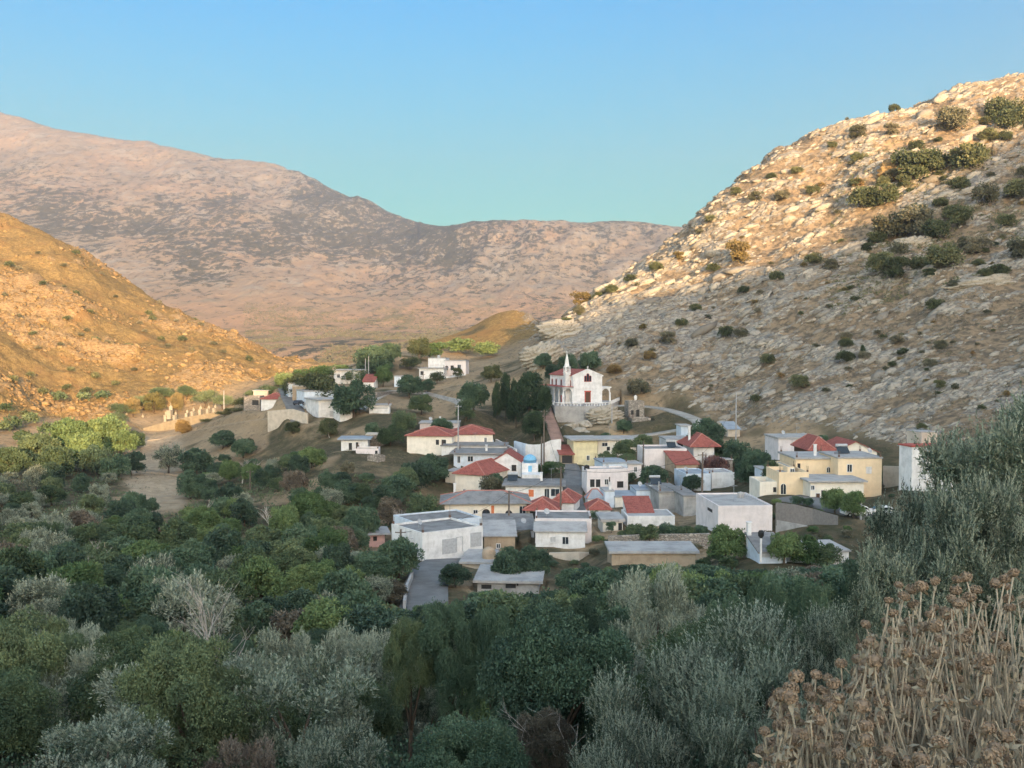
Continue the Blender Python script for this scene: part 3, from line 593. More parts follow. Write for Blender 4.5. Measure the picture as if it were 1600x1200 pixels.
FP = [tuple(at(*p)) for p in FAR] + [zs(-500,6500,1650),zs(-500,4000,500),zs(-500,2000,40),zs(2100,4500,600),zs(2100,2000,50),zs(1400,4600,560),
  zs(0,8800,900),zs(400,8800,700),zs(800,8800,200),zs(1200,8800,250),zs(200,1000,-45),zs(500,1000,-45),zs(800,1000,-40),zs(1200,1000,-40),zs(0,1500,-25),zs(2100,1000,-40),zs(-500,1000,-40)]
_far = RBF(FP, .05)
us2 = np.concatenate([np.linspace(-1.3, -.56, 70, endpoint=False), np.linspace(-.56, .30, 640, endpoint=False), np.linspace(.30, 1.3, 90)])
ds2 = np.exp(np.linspace(log(950), log(8800), 460))
FD, FU = np.meshgrid(ds2, us2, indexing='ij'); FX, FY = FU * FD, FD
fz = _far(FX, FY); amp = np.clip((FY - 1500) / 2500, 0.05, 1)
wx = FX + 300 * (fbm(FX / 700, FY / 700, 0, 3, 101) - .5); wy = FY + 300 * (fbm(FX / 700, FY / 700, 5.5, 3, 102) - .5)
rg = 1 - np.abs(2 * fbm(wx / 480, wy / 1500, 0, 5, 103) - 1)                       # gullies and spurs
rg2 = 1 - np.abs(2 * fbm(wx / 120, wy / 380, 0, 4, 104) - 1); fn = fbm(FX / 45, FY / 120, fz / 60, 4, 105) - .5
top = smooth(5600, 6500, FD) * (FU < -.12) * .6
skyl = 1 - .75 * smooth(4300, 4700, FD) * (FU > -.09) - .75 * np.clip(top, 0, 1)
fz = fz + amp * ((rg - .75) * 115 * skyl + (rg2 - .75) * 34 * skyl + fn * 14)
PXf, PYf = proj(FX, FY, fz)
WOOD = np.array([(0,270,.45),(0,320,.55),(60,330,.8),(150,335,.75),(0,190,0),(120,235,.05),(250,250,.05),(400,262,.1),(200,290,.25),(300,300,.35),(240,360,.8),(300,400,.85),(330,430,.6),(200,400,.45),(260,330,.7),(350,330,.75),(420,310,.35),(450,350,.9),(500,330,.75),(540,312,.9),(600,340,.8),(420,380,.85),(520,375,.9),(600,385,.8),(640,360,.75),(700,365,.75),(760,358,.7),(850,360,.6),(940,355,.5),(1040,358,.5),(700,395,.7),(800,400,.5),(900,400,.4),(1000,390,.35),(480,420,.15),(560,420,.3),(640,425,.5),(100,430,.15),(200,440,.2),(380,450,.1),(500,460,.15),(600,460,.3),(700,450,.35),(800,450,.3),(900,450,.3),(300,480,.25),(420,500,.1),(520,500,.1),(620,500,.35),(720,490,.35),(500,540,.6),(600,530,.55)], float)
q = np.stack([PXf.ravel(), PYf.ravel()], 1); wn = np.zeros(len(q)); wd = np.zeros(len(q))
for a, b, c in WOOD:
    k = 1 / (((q[:, 0] - a) / 1.4) ** 2 + (q[:, 1] - b) ** 2 + 150) ** 1.6; wn += k * c; wd += k
wood = (wn / wd).reshape(FX.shape)
woodn = wood + (fbm(wx / 110, wy / 330, fz / 110, 5, 111, .7) - .5) * .85 - (rg - .75) * .4
plainw = smooth(430, 500, PYf) 
def mountain_mat():
    t = NT('mountain', .97, .05); co = t.coord((1, .33, 1.2)); w, p = t.attr('wood'), t.attr('plain')
    n1 = t.noise(co, .0022, 6, .65); n2 = t.noise(co, .012, 6, .7); n3 = t.noise(co, .035, 6, .8)
    rock = t.mix(t.ramp(n1, .35, .65), (0.265, 0.222, 0.17), (0.31, 0.228, 0.162)); rock = t.mix(t.ramp(n2, .45, .68), rock, (0.33, 0.295, 0.25)); rock = t.mix(t.ramp(n3, .5, .68), rock, (0.105, 0.09, 0.07))
    fld = t.mix(t.ramp(n1, .35, .6), (0.43, 0.27, 0.17), (0.35, 0.245, 0.16)); fld = t.mix(t.ramp(n2, .5, .65), fld, (0.20, 0.165, 0.10)); fld = t.mix(t.ramp(n3, .55, .7), fld, (0.12, 0.115, 0.07))
    c = t.mix(p, rock, fld); thr = t.ramp(t.math('ADD', w, t.math('MULTIPLY', t.math('SUBTRACT', n3, .5), 4.2)), .50, .60)
    c = t.mix(thr, c, t.mix(t.ramp(n3, .4, .6), (0.052, 0.060, 0.048), (0.09, 0.088, 0.066))); t.color(c); t.bump(t.math('ADD', n2, n3), 14); return t.m
obj('mountains', mesh_np('mountains', np.stack([FX, FY, fz], 2).reshape(-1, 3), grid_faces(len(ds2), len(us2)), mountain_mat(), True, dict(wood=woodn, plain=plainw)), kind='structure')
ZLOW = float(min(GZ.min(), fz.min(), RZ.min())); ZTOP = float(max(fz.max(), GZ.max(), RZ.max()))
print('ZRANGE', ZLOW, ZTOP)

# evening haze in the valley
HAZE = 9.0e-5
hb = MB(); hb.box(-13000, -1200, ZLOW - 1, 13000, 9300, ZTOP + 30)
hm = bpy.data.materials.new('haze'); hm.use_nodes = True; ht = hm.node_tree; ht.nodes.remove(ht.nodes['Principled BSDF'])
pv = ht.nodes.new('ShaderNodeVolumePrincipled'); pv.inputs['Density'].default_value = HAZE; pv.inputs['Color'].default_value = (0.77, 0.81, 0.97, 1); pv.inputs['Anisotropy'].default_value = 0.55
ht.links.new(pv.outputs[0], ht.nodes['Material Output'].inputs['Volume'])
hb.build('haze', hm, kind='stuff')
# ------------------------------------------------------------------ buildings
def wall_pt(b, face, px, py):
    """pixel -> (along, height) on a wall face"""
    r = ray(px, py); N = b['N']
    if face == 'f': o, d, n = N, b['u'], b['v']
    elif face == 'l': o, d, n = N, b['v'], b['u']
    else: o, d, n = N + np.array([*(b['u'] * b['w']), 0]), b['v'], b['u']
    t = (o[0] * n[0] + o[1] * n[1]) / (r[0] * n[0] + r[1] * n[1]); p = r * t
    return (p[0] - o[0]) * d[0] + (p[1] - o[1]) * d[1], p[2] - N[2]
def face_map(b, face):
    w = b['w']
    if face == 'f': return lambda s, z, o: (s, -o, z)          # o is how far it stands out of the wall
    if face == 'l': return lambda s, z, o: (-o, s, z)
    return lambda s, z, o: (w + o, s, z)
def facebox(mb, fm, s0, z0, s1, z1, o0, o1):
    P = [fm(s, z, o) for o in (o0, o1) for s, z in ((s0, z0), (s1, z0), (s1, z1), (s0, z1))]
    mb.add(P, [(3, 2, 1, 0), (4, 5, 6, 7), (0, 1, 5, 4), (1, 2, 6, 5), (2, 3, 7, 6), (3, 0, 4, 7)])
def facearch(mb, fm, s0, z0, s1, z1, o0, o1, n=8):
    r = (s1 - s0) / 2; c = (s0 + s1) / 2; zz = max(z1 - r, z0 + .2)
    prof = [(s0, z0), (s1, z0)] + [(c + r * cos(pi * k / n), zz + min(r, z1 - zz) * sin(pi * k / n)) for k in range(n + 1)]
    m = len(prof); P = [fm(s, z, o) for o in (o0, o1) for s, z in prof]
    mb.add(P, [tuple(range(m))[::-1], tuple(range(m, 2 * m))] + [(i, (i + 1) % m, m + (i + 1) % m, m + i) for i in range(m)])
def feature(b, f, par, loc, rz):
    kind, face, x0, y0, x1, y1 = f[:6]; opt = f[6] if len(f) > 6 else None
    s0, z1 = wall_pt(b, face, x0, y0); s1, _ = wall_pt(b, face, x1, y0); _, z0 = wall_pt(b, face, (x0 + x1) / 2, y1)
    s0, s1 = sorted((s0, s1)); lim = b['w'] if face == 'f' else b['l']
    s0 = min(max(s0, .12), lim - .7); s1 = min(max(s1, s0 + .5), lim - .08); z1 = min(z1, b['h'] - .12); z0 = max(z0, .02); z1 = max(z1, z0 + .45)
    fm = face_map(b, face); kw = dict(parent=par)
    def put(nm, mb, mat, parent=par, **p):
        o = mb.build(nm, M[mat], parent, **p)
        if parent is par: o.location = loc; o.rotation_euler = (0, 0, rz)
        return o
    if kind in ('win', 'arch'):
        fr = MB(); t = .09
        if kind == 'win':
            facebox(fr, fm, s0 - t, z0 - t, s0, z1 + t, -.02, .07); facebox(fr, fm, s1, z0 - t, s1 + t, z1 + t, -.02, .07)
            facebox(fr, fm, s0, z1, s1, z1 + t, -.02, .07); facebox(fr, fm, s0 - .05, z0 - t - .02, s1 + .05, z0, -.02, .13)
            m = (s0 + s1) / 2; facebox(fr, fm, m - .03, z0, m + .03, z1, -.02, .045)
        else:
            facearch(fr, fm, s0 - t, z0 - t, s1 + t, z1 + t, -.02, .02); m = (s0 + s1) / 2; facebox(fr, fm, m - .03, z0, m + .03, z1 - .05, 0, .05)
        w = put('window', fr, {'wood': 'brown', 'cream': 'cream', 'dark': 'dark', 'shutter': 'white', 'shutterw': 'white'}.get(opt, opt or 'white'))
        pn = MB()
        if kind == 'win': facebox(pn, fm, s0, z0, s1, z1, -.015, .012)
        else: facearch(pn, fm, s0, z0, s1, z1, -.01, .035)
        put('shutter' if opt in ('shutter', 'shutterw') else 'pane', pn, {'shutter': 'shutter', 'shutterw': 'white', 'dark': 'dark'}.get(opt, 'glass'), w)
    elif kind == 'open':
        d = MB(); facebox(d, fm, s0, z0, s1, z1, -.3, .012); o = put('opening', d, 'dark')
        fr = MB(); facebox(fr, fm, s0 - .08, z1, s1 + .08, z1 + .12, 0, .1); facebox(fr, fm, s0 - .1, z0 - .1, s0, z1, 0, .08); facebox(fr, fm, s1, z0 - .1, s1 + .1, z1, 0, .08); put('surround', fr, b['wall'], o)
    elif kind == 'door':
        fr = MB(); t = .1; facebox(fr, fm, s0 - t, z0, s0, z1 + t, -.02, .08); facebox(fr, fm, s1, z0, s1 + t, z1 + t, -.02, .08); facebox(fr, fm, s0, z1, s1, z1 + t, -.02, .08); f_ = put('door', fr, 'white' if opt != 'white' else 'shutter')
        d = MB(); facebox(d, fm, s0, z0, s1, z1, -.02, .03); put('door_leaf', d, opt or 'brown', f_)
    elif kind == 'gar':
        d = MB(); n = 7; facebox(d, fm, s0, z0, s1, z1, -.02, .02)
        for i in range(n): facebox(d, fm, s0, z0 + (z1 - z0) * i / n + .03, s1, z0 + (z1 - z0) * (i + 1) / n, .02, .05)
        put('garage_door', d, 'shutter')
    elif kind == 'strip':
        d = MB(); facebox(d, fm, s0, z0, s1, z1, -.02, .05); put('wall_panel', d, opt or 'dark')
def hip(mb, w, l, h, rise, ov):
    x0, y0, x1, y1 = -ov, -ov, w + ov, l + ov; W_, L_ = x1 - x0, y1 - y0; e = .12
    if W_ >= L_: r = [(x0 + L_ / 2 * .9, (y0 + y1) / 2, h + e + rise), (x1 - L_ / 2 * .9, (y0 + y1) / 2, h + e + rise)]
    else: r = [((x0 + x1) / 2, y0 + W_ / 2 * .9, h + e + rise), ((x0 + x1) / 2, y1 - W_ / 2 * .9, h + e + rise)]
    c = [(x0, y0), (x1, y0), (x1, y1), (x0, y1)]
    v = [(x, y, h + .004) for x, y in c] + [(x, y, h + e) for x, y in c] + r; f = [(3, 2, 1, 0)] + [(i, (i + 1) % 4, 4 + (i + 1) % 4, 4 + i) for i in range(4)]
    f += [(4, 5, 9, 8), (5, 6, 9), (6, 7, 8, 9), (7, 4, 8)] if W_ >= L_ else [(4, 5, 8), (5, 6, 9, 8), (6, 7, 9), (7, 4, 8, 9)]
    mb.add(v, f)
def make_block(b, par, N0):
    w, l, h = b['w'], b['l'], b['h']; loc = b['N'] - N0; rz = b['a']; kind, rm = b['roof'][:2]
    def put(nm, mb, mat, parent=par):
        o = mb.build(nm, M[mat], parent)
        if parent is par: o.location = tuple(loc); o.rotation_euler = (0, 0, rz)
        return o
    wl = MB(); ph = b['roof'][2] if kind == 'para' else 0
    gable = kind == 'gable'; shed = kind == 'shed'
    rise = b['roof'][2] if kind in ('gable', 'shed', 'hip') else 0
    if gable:
        P = [(0, -b['deep']), (w, -b['deep']), (w, h), (w / 2, h + rise), (0, h)]
        wl.extrude([(x, 0, z) for x, z in P], (0, l, 0))
    elif shed:
        P = [(0, -b['deep']), (l, -b['deep']), (l, h + rise), (0, h)]
        wl.extrude([(0, y, z) for y, z in P], (w, 0, 0))
    elif ph:
        t = .22; wl.box(0, 0, -b['deep'], w, l, h - .01)
        for x0, y0, x1, y1 in ((0, 0, w, t), (0, l - t, w, l), (0, t, t, l - t), (w - t, t, w, l - t)): wl.box(x0, y0, h - .01, x1, y1, h + ph)
    else: wl.box(0, 0, -b['deep'], w, l, h)
    put('wall', wl, b['wall'])
    r = MB(); ov = b['roof'][3] if kind in ('gable', 'shed', 'hip') else (b['roof'][2] if kind == 'flat' else 0)
    if kind == 'flat': th = b['roof'][3]; r.box(-ov, -ov, h + .003, w + ov, l + ov, h + th); top = h + th
    elif kind == 'para': r.box(.23, .23, h - .005, w - .23, l - .23, h + .08); top = h + .08
    elif kind == 'hip': hip(r, w, l, h, rise, ov); top = h + rise * .6
    elif gable:
        e = .14
        for s, x0, x1 in ((0, -ov, w / 2), (1, w + ov, w / 2)):
            z0 = h - ov * rise / (w / 2); r.extrude([(x0, -ov, z0 + .01), (x1, -ov, h + rise + .01), (x1, -ov, h + rise + .01 + e), (x0, -ov, z0 + .01 + e)], (0, l + 2 * ov, 0))
        top = h + rise * .7
    else:
        k = rise / l; r.extrude([(-ov, -ov, h - ov * k + .01), (-ov, l + ov, h + rise + ov * k + .01), (-ov, l + ov, h + rise + ov * k + .16), (-ov, -ov, h - ov * k + .16)], (w + 2 * ov, 0, 0)); top = h + rise * .6
    ro = put('roof', r, rm)
    if kind == 'hip':
        R_ = r.v[-2:]; cap = MB(); C_ = r.v[-6:-2]; pr_ = [(R_[0], R_[1])] + ([(C_[0], R_[0]), (C_[3], R_[0]), (C_[1], R_[1]), (C_[2], R_[1])] if w + 2 * ov >= l + 2 * ov else [(C_[0], R_[0]), (C_[1], R_[0]), (C_[2], R_[1]), (C_[3], R_[1])])
        for p_, q_ in pr_: cap.tube([np.array(p_) + (0, 0, .03), np.array(q_) + (0, 0, .03)], .11, 6)
        put('ridge_tiles', cap, 'redpale', ro)
    if kind in ('flat', 'para') and (int(b['N'][0] * 7) % 3 == 0) and w > 3.5 and rm != 'redtrim':
        z_ = top if kind == 'flat' else h + ph
        for x_, y_ in ((.2, .2), (w - .2, .2), (.2, l - .2), (w - .2, l - .2)):
            st_ = MB(); st_.box(x_ - .13, y_ - .13, z_, x_ + .13, y_ + .13, z_ + .35)
            for a_, c_ in ((-.08, -.08), (.08, -.08), (.08, .08), (-.08, .08)): st_.tube([(x_ + a_, y_ + c_, z_ + .3), (x_ + a_ * 1.6, y_ + c_ * 1.4, z_ + 1.0)], .018, 4)
            put('rebar_stub', st_, 'rust', ro)
    for fu, fv, ch in b['chim']:
        c = MB(); x, y = w * fu, l * fv; c.box(x - .22, y - .22, h - .2, x + .22, y + .22, top + ch); c.box(x - .3, y - .3, top + ch, x + .3, y + .3, top + ch + .1); put('chimney', c, 'white', ro)
    for f in b['feats']: feature(b, f, par, tuple(loc), rz)
M['redpale'] = plain('pale_ridge_tiles', (0.46, 0.20, 0.16)); M['rust'] = plain('rusty_steel', (0.16, 0.10, 0.075))
HOUSE_OBJ = []
for h in HOUSES:
    N0 = h['blocks'][0]['N']; e = obj(h['name'], None, loc=N0, label=h['label'], category=h['cat'])
    for b in h['blocks']: make_block(b, e, N0)
    HOUSE_OBJ.append((h, e))

# roof clutter: thin aerials, tanks and solar heaters stand on the roofs
def on_roof(i, bi, fu, fv):
    b = HOUSES[i]['blocks'][bi]; k = b['roof']; z = b['h'] + (k[3] if k[0] == 'flat' else .08)
    p = b['N'][:2] + b['u'] * b['w'] * fu + b['v'] * b['l'] * fv; return np.array([p[0], p[1], b['N'][2] + z]), b['a']
def hidx(s): return next(i for i, h in enumerate(HOUSES) if s in h['label'])
def solar(label, s, bi, fu, fv):
    p, a = on_roof(hidx(s), bi, fu, fv); e = obj('solar_heater', None, loc=p, rz=a, label=label, category='solar heater', group='solar water heaters on roofs')
    MB().extrude([(-1, -.9, .15), (-1, .5, 1.15), (-1, .45, 1.2), (-1, -.95, .2)], (2, 0, 0)).build('panel', M['glass'], e)
    MB().tube([(-1, .6, 1.4), (1, .6, 1.4)], .28, 10).build('tank', M['metal'], e)
    f = MB(); [f.box(x - .04, .4, 0, x + .04, .5, 1.2) for x in (-.8, .8)]; [f.box(x - .04, -.9, 0, x + .04, -.82, .2) for x in (-.8, .8)]; f.build('frame', M['metal'], e)
solar('solar water heater leaning on the flat roof of the yellow two storey house', 'yellow two storey', 0, .35, .55)
solar('solar water heater on the modern grey and white house', 'modern grey', 1, .75, .6)
solar('solar water heater on the white house with orange door', 'an orange door', 0, .1, .6)
solar('solar water heater on the bare concrete box building', 'bare concrete box', 0, .3, .8)
def tank(label, s, bi, fu, fv, mat, r=.6, hh=1.3):
    p, a = on_roof(hidx(s), bi, fu, fv); o = MB().lathe([(r * .96, 0), (r, .06), (r, hh * .8), (r * .8, hh * .95), (r * .25, hh), (r * .2, hh + .06)], 16).build('water_tank', M[mat], None, label=label, category='water tank'); o.location = tuple(p)
tank('black water tank on the terraced white house by the street', 'white terraced house', 0, .04, .35, 'black', .55, .95)
tank('grey water tank on the roof of the large hillside house', 'large pale house', 0, .5, .5, 'metal', .6, 1.0)
tank('pale water tank on the big windowless building', 'big windowless', 0, .75, .7, 'rooflight', .55, .9)
def aerial(label, s, bi, fu, fv, hh=2.6):
    p, a = on_roof(hidx(s), bi, fu, fv); e = obj('aerial', None, loc=p, rz=a + .5, label=label, category='aerial', group='television aerials on roofs')
    MB().tube([(0, 0, 0), (0, 0, hh)], .03, 5).build('mast', M['steelpole'], e)
    g = MB(); g.tube([(-.6, 0, hh - .1), (.6, 0, hh - .1)], .02, 4); [g.tube([(x, -.3, hh - .1), (x, .3, hh - .1)], .015, 4) for x in (-.5, -.25, 0, .25, .5)]; g.build('antenna_grid', M['steelpole'], e)
for lab, s, bi, fu, fv in (('aerial on the slab roof of the yellow street house', 'yellow house with long', 1, .4, .5), ('aerial on the white house with orange door', 'an orange door', 0, .8, .6), ('aerial on the grey terrace behind the dome', 'pale blue trimmed', 1, .5, .5),
    ('aerial on the concrete box building', 'bare concrete box', 1, .5, .6), ('aerial on the big windowless building', 'big windowless', 0, .45, .35), ('aerial on the garage building', 'white garage', 1, .7, .5), ('aerial on the slab roofed house of the upper hamlet', 'white two storey house with slab', 0, .8, .5),
    ('aerial on the tall white house with stair tower', 'tall white house', 0, .4, .7), ('aerial on the yellow two storey house', 'yellow two storey', 1, .15, .6), ('aerial on the grey house against the rocky slope', 'grey flat roofed house against', 0, .6, .5)): aerial(lab, s, bi, fu, fv)

def dish(label, s, bi, fu, fv):
    p, a = on_roof(hidx(s), bi, fu, fv); e = obj('satellite_dish', None, loc=p, rz=a + .4, label=label, category='satellite dish', group='satellite dishes on roofs')
    MB().tube([(0, 0, 0), (0, 0, .7)], .04, 6).build('mast', M['steelpole'], e); m = MB(); m.lathe([(.05, 0), (.25, .03), (.45, .12), (.47, .12), (.25, .0), (.05, -.03)], 14); d_ = m.build('reflector', M['shutter'], e); d_.location = (0, -.08, .8); d_.rotation_euler = (R(62), 0, 0)
    MB().tube([(0, -.1, .7), (0, -.55, .95)], .02, 4).build('feed_arm', M['steelpole'], e)
for lab, s_, bi, fu, fv in (('satellite dish on the flat roof behind the pyramid roofed house', 'pale blue walled', 1, .3, .3), ('satellite dish on the tan shed roof', 'tan shed', 1, .8, .4), ('satellite dish on the terraced white house', 'white terraced', 0, .5, .15), ('satellite dish at the left of the white flat roofed house', 'white flat roofed house between', 0, .12, .3), ('satellite dish on the garage roof', 'white garage', 0, .25, .6),
    ('satellite dish on the low house behind the twin red roofs', 'low white house', 0, .25, .4), ('satellite dish on the yellow two storey house', 'yellow two storey', 0, .85, .3), ('satellite dish on the grey house at the rocky slope', 'grey flat roofed house against', 0, .2, .3), ('satellite dish on the white house with two square windows', 'pinkish parapet and two', 1, .2, .4)): dish(lab, s_, bi, fu, fv)

# ------------------------------------------------------------------ the church on its walled platform
b = CHURCH; w, l, h = b['w'], b['l'], b['h']; ch = obj('church', None, loc=b['N'], rz=b['a'], label='white church with red roof, slender bell tower and arcades on a walled platform', category='church')
RISE = 1.55; m = MB(); m.extrude([(0, 0, -2), (w, 0, -2), (w, 0, h), (w / 2, 0, h + RISE), (0, 0, h)], (0, l, 0)); m.build('wall', M['white'], ch)
m = MB(); e = .16
for x0, x1 in ((-.35, w / 2), (w + .35, w / 2)):
    z0 = h - .35 * RISE / (w / 2); m.extrude([(x0, .25, z0 + .01), (x1, .25, h + RISE + .01), (x1, .25, h + RISE + e), (x0, .25, z0 + e)], (0, l, 0))
rf = m.build('roof', M['red'], ch)
m = MB(); m.extrude([(-.3, -.12, h - .3), (w / 2, -.12, h + RISE - .05), (w + .3, -.12, h - .3), (w + .3, -.12, h + .05), (w / 2, -.12, h + RISE + .35), (-.3, -.12, h + .05)], (0, .34, 0)); m.build('gable_coping', M['white'], ch)
m = MB(); m.box(w / 2 - .06, -.05, h + RISE + .35, w / 2 + .06, .07, h + RISE + 1.1); m.box(w / 2 - .3, -.05, h + RISE + .7, w / 2 + .3, .07, h + RISE + .82); m.build('cross', M['white'], rf)
fm = face_map(dict(w=w), 'f')
for dx, ww, zt in ((-.72, .5, 1.5), (0, .62, 2.1), (.72, .5, 1.5)):
    z0 = h - 1.6; fr = MB(); facearch(fr, fm, w / 2 + dx - ww / 2 - .12, z0 - .12, w / 2 + dx + ww / 2 + .12, z0 + zt + .12, -.02, .06); o = fr.build('window', M['redtrim'], ch)
    pn = MB(); facearch(pn, fm, w / 2 + dx - ww / 2, z0, w / 2 + dx + ww / 2, z0 + zt, 0, .085); pn.build('pane', M['glass'], o)
s0, z1 = wall_pt(b, 'f', 914.8, 612.5); s1, _ = wall_pt(b, 'f', 921.6, 612.5)
fr = MB(); facebox(fr, fm, s0 - .25, 0, s0, z1, -.02, .1); facebox(fr, fm, s1, 0, s1 + .25, z1, -.02, .1); facebox(fr, fm, s0 - .35, z1, s1 + .35, z1 + .35, -.02, .16); o = fr.build('door', M['redtrim'], ch)
d = MB(); facebox(d, fm, s0, 0, s1, z1, -.02, .03); d.build('door_leaf', M['brown'], o)
fl = face_map(dict(w=w), 'l')
for fy in (.12, .50, .72, .9):
    y = l * fy; fr = MB(); facearch(fr, fl, y - .5, h - 3.1, y + .5, h - 1.2, -.02, .06); o = fr.build('window', M['redtrim'], ch); pn = MB(); facearch(pn, fl, y - .36, h - 2.95, y + .36, h - 1.35, 0, .085); pn.build('pane', M['glass'], o)
def arcade(name, fmap, L, off, zt, n, ro):
    """columns with arches between them, and a slab roof"""
    m = MB(); bay = L / n; rr = bay / 2 - .2; N_ = 8
    for k in range(n + 1): facebox(m, fmap, k * bay - .2, -1.5, k * bay + .2, zt - rr - .1, off - .3, off)
    for k in range(n):
        c = (k + .5) * bay
        prof = [(c - bay / 2 + .2 * (k == 0) * 0, zt - rr - .1), (c - rr, zt - rr - .1)] + [(c + rr * cos(pi - pi * i / N_), zt - rr - .1 + rr * .92 * sin(pi * i / N_)) for i in range(1, N_)] + [(c + rr, zt - rr - .1), (c + bay / 2, zt - rr - .1), (c + bay / 2, zt), (c - bay / 2, zt)]
        P = [fmap(s, z, o) for o in (off - .3, off) for s, z in prof]; q = len(prof)
        m.add(P, [tuple(range(q))[::-1], tuple(range(q, 2 * q))] + [(i, (i + 1) % q, q + (i + 1) % q, q + i) for i in range(q)])
    a = m.build(name, M['white'], ch); return a
PT = 4.2
arcade('arcade', fl, l, 3.0, PT, 5, None)
m = MB(); m.box(-3.4, -.4, PT + .003, -.01, l + .3, PT + .3); m.build('porch_roof', M['rooflight'], ch)
m = MB(); m.box(-3.45, -.45, PT + .3, -.02, l + .3, PT + .4); m.build('porch_tiles', M['redtrim'], ch)
ff = lambda s, z, o: (-3.0 + s, -o + .3, z); a2 = arcade('arcade', ff, 2.9, .3, PT, 1, None)
fr_ = lambda s, z, o: (w + .02 + s, -o + .3 + .6, z); arcade('arcade', fr_, 2.7, .3, PT - .2, 1, None)
m = MB(); m.box(w + .02, .4, PT - .197, w + 3.0, l * .6, PT + .15); m.build('porch_roof', M['white'], ch)
m = MB(); m.box(-3.0, 1.2, 0, -2.2, 1.6, 2.2); m.build('porch_panel', M['redtrim'], ch)
# bell tower on the left front
tx, ty = -.75, 2.6; m = MB(); m.box(tx - .75, ty - .75, -1, tx + .75, ty + .75, h + .7); m.box(tx - .85, ty - .85, h + .7, tx + .85, ty + .85, h + .95)
for sx in (-1, 1):
    for sy in (-1, 1): m.box(tx + sx * .6 - .15, ty + sy * .6 - .15, h + .95, tx + sx * .6 + .15, ty + sy * .6 + .15, h + 2.3)
m.box(tx - .8, ty - .8, h + 2.3, tx + .8, ty + .8, h + 2.5)
tw = m.build('bell_tower', M['white'], ch)
m = MB(); m.lathe([(.8, h + 2.5), (.62, h + 3.2), (.42, h + 4.5), (.2, h + 5.6), (.05, h + 6.1)], 8, (tx, ty, 0)); m.tube([(tx, ty, h + 6.0), (tx, ty, h + 6.8)], .05, 5); m.box(tx - .25, ty - .04, h + 6.4, tx + .25, ty + .04, h + 6.5); m.build('spire', M['white'], tw)
MB().lathe([(.42, h + 1.2), (.34, h + 1.5), (.25, h + 1.9), (.1, h + 2.05)], 10, (tx, ty, 0)).build('bell', M['metal'], tw)
# platform
pf = obj('church_platform', None, loc=PLATF[0], label='pale retaining wall with a balustrade carrying the church platform', category='retaining wall')
q = [p - PLATF[0] for p in PLATF]; m = MB(); m.prism([(p[0], p[1]) for p in q], -7, -.15); m.build('platform_wall', M['rooflight'], pf)
m = MB(); t = MB()
for i in range(len(q) - 1):
    a, c = q[i], q[i + 1]; L_ = hypot(*(c - a)[:2]); n = max(2, int(L_ / .8)); dv = (c - a) / L_
    for k in range(n + 1):
        p = a + (c - a) * k / n; m.box(p[0] - .09, p[1] - .09, -.15, p[0] + .09, p[1] + .09, .62)
    t.tube([a + np.array([0, 0, .7]) - np.array([0, 0, a[2]]), c + np.array([0, 0, .7]) - np.array([0, 0, c[2]])], .13, 4)
m.build('balustrade', M['white'], pf); t.build('handrail', M['white'], pf)

# ------------------------------------------------------------------ blue domed chapel
p = at(828, 737, 219); dm = obj('domed_chapel', None, loc=p, label='tiny white chapel with a bright blue dome in the village', category='chapel')
MB().box(-1.7, -1.7, -3, 1.7, 1.7, 2.0).build('wall', M['white'], dm); MB().lathe([(1.35, 2.0), (1.4, 2.5)] + [(1.45 * cos(a), 2.5 + 1.25 * sin(a)) for a in np.linspace(0, 1.45, 8)], 20).build('dome', M['bluedome'], dm, True)
MB().box(-.4, -1.76, .2, .4, -1.69, 1.5).build('door', M['bluedome'], dm)
MB().box(-1.75, -6, -3, 2.2, -1.72, .1).build('forecourt_wall', M['white'], dm)

# ------------------------------------------------------------------ walls that stand on their own
def rwall(name, label, cat, pts, th, mat, deep=2.5):
    """pts: (px, y top, y foot, depth)"""
    P = [(at(a, t, d), at(a, f, d)) for a, t, f, d in pts]; m = MB(); V = []
    for i, (T, F_) in enumerate(P):
        a, c = P[max(i - 1, 0)][0], P[min(i + 1, len(P) - 1)][0]; dx, dy = c[0] - a[0], c[1] - a[1]; k = hypot(dx, dy); n = np.array([-dy / k, dx / k, 0]) * th
        V += [(T[0], T[1], F_[2] - deep), (T[0], T[1], T[2]), (T[0] + n[0], T[1] + n[1], T[2]), (T[0] + n[0], T[1] + n[1], F_[2] - deep)]
    f = []
    for i in range(len(P) - 1):
        for k in range(4): f.append((i * 4 + k, i * 4 + (k + 1) % 4, i * 4 + 4 + (k + 1) % 4, i * 4 + 4 + k))
    e = 4 * (len(P) - 1); f += [(0, 1, 2, 3), (e + 3, e + 2, e + 1, e)]; m.add(V, f)
    return m.build(name, M[mat], label=label, category=cat)
rwall('retaining_wall', 'white retaining wall with a sagging curved top between the conifers and the street', 'wall', [(821, 694, 710, 240), (832, 695, 711, 239), (842, 694.5, 711, 238), (851, 692, 711, 237), (860, 688, 711, 237), (876, 686, 710, 236)], .4, 'white')
rwall('retaining_wall', 'short white wall panel left of the sagging white wall', 'wall', [(803, 689, 706, 247), (822, 694, 710, 240)], .4, 'bluewhite')
rwall('retaining_wall', 'thin white wall running down beside the lane under the conifers', 'wall', [(774, 686, 692, 256), (790, 694, 701, 249), (806, 702, 709, 243)], .35, 'white')
rwall('retaining_wall', 'dry stone terrace wall below the cottage hedge', 'wall', [(950, 838, 856, 142), (1000, 836, 854, 141), (1060, 835, 854, 140), (1110, 834, 853, 140)], .6, 'stone')
rwall('garden_wall', 'beige garden wall in front of the dark carport', 'wall', [(858, 864, 884, 147), (905, 863, 884, 146), (927, 864, 883, 148)], .4, 'beige')
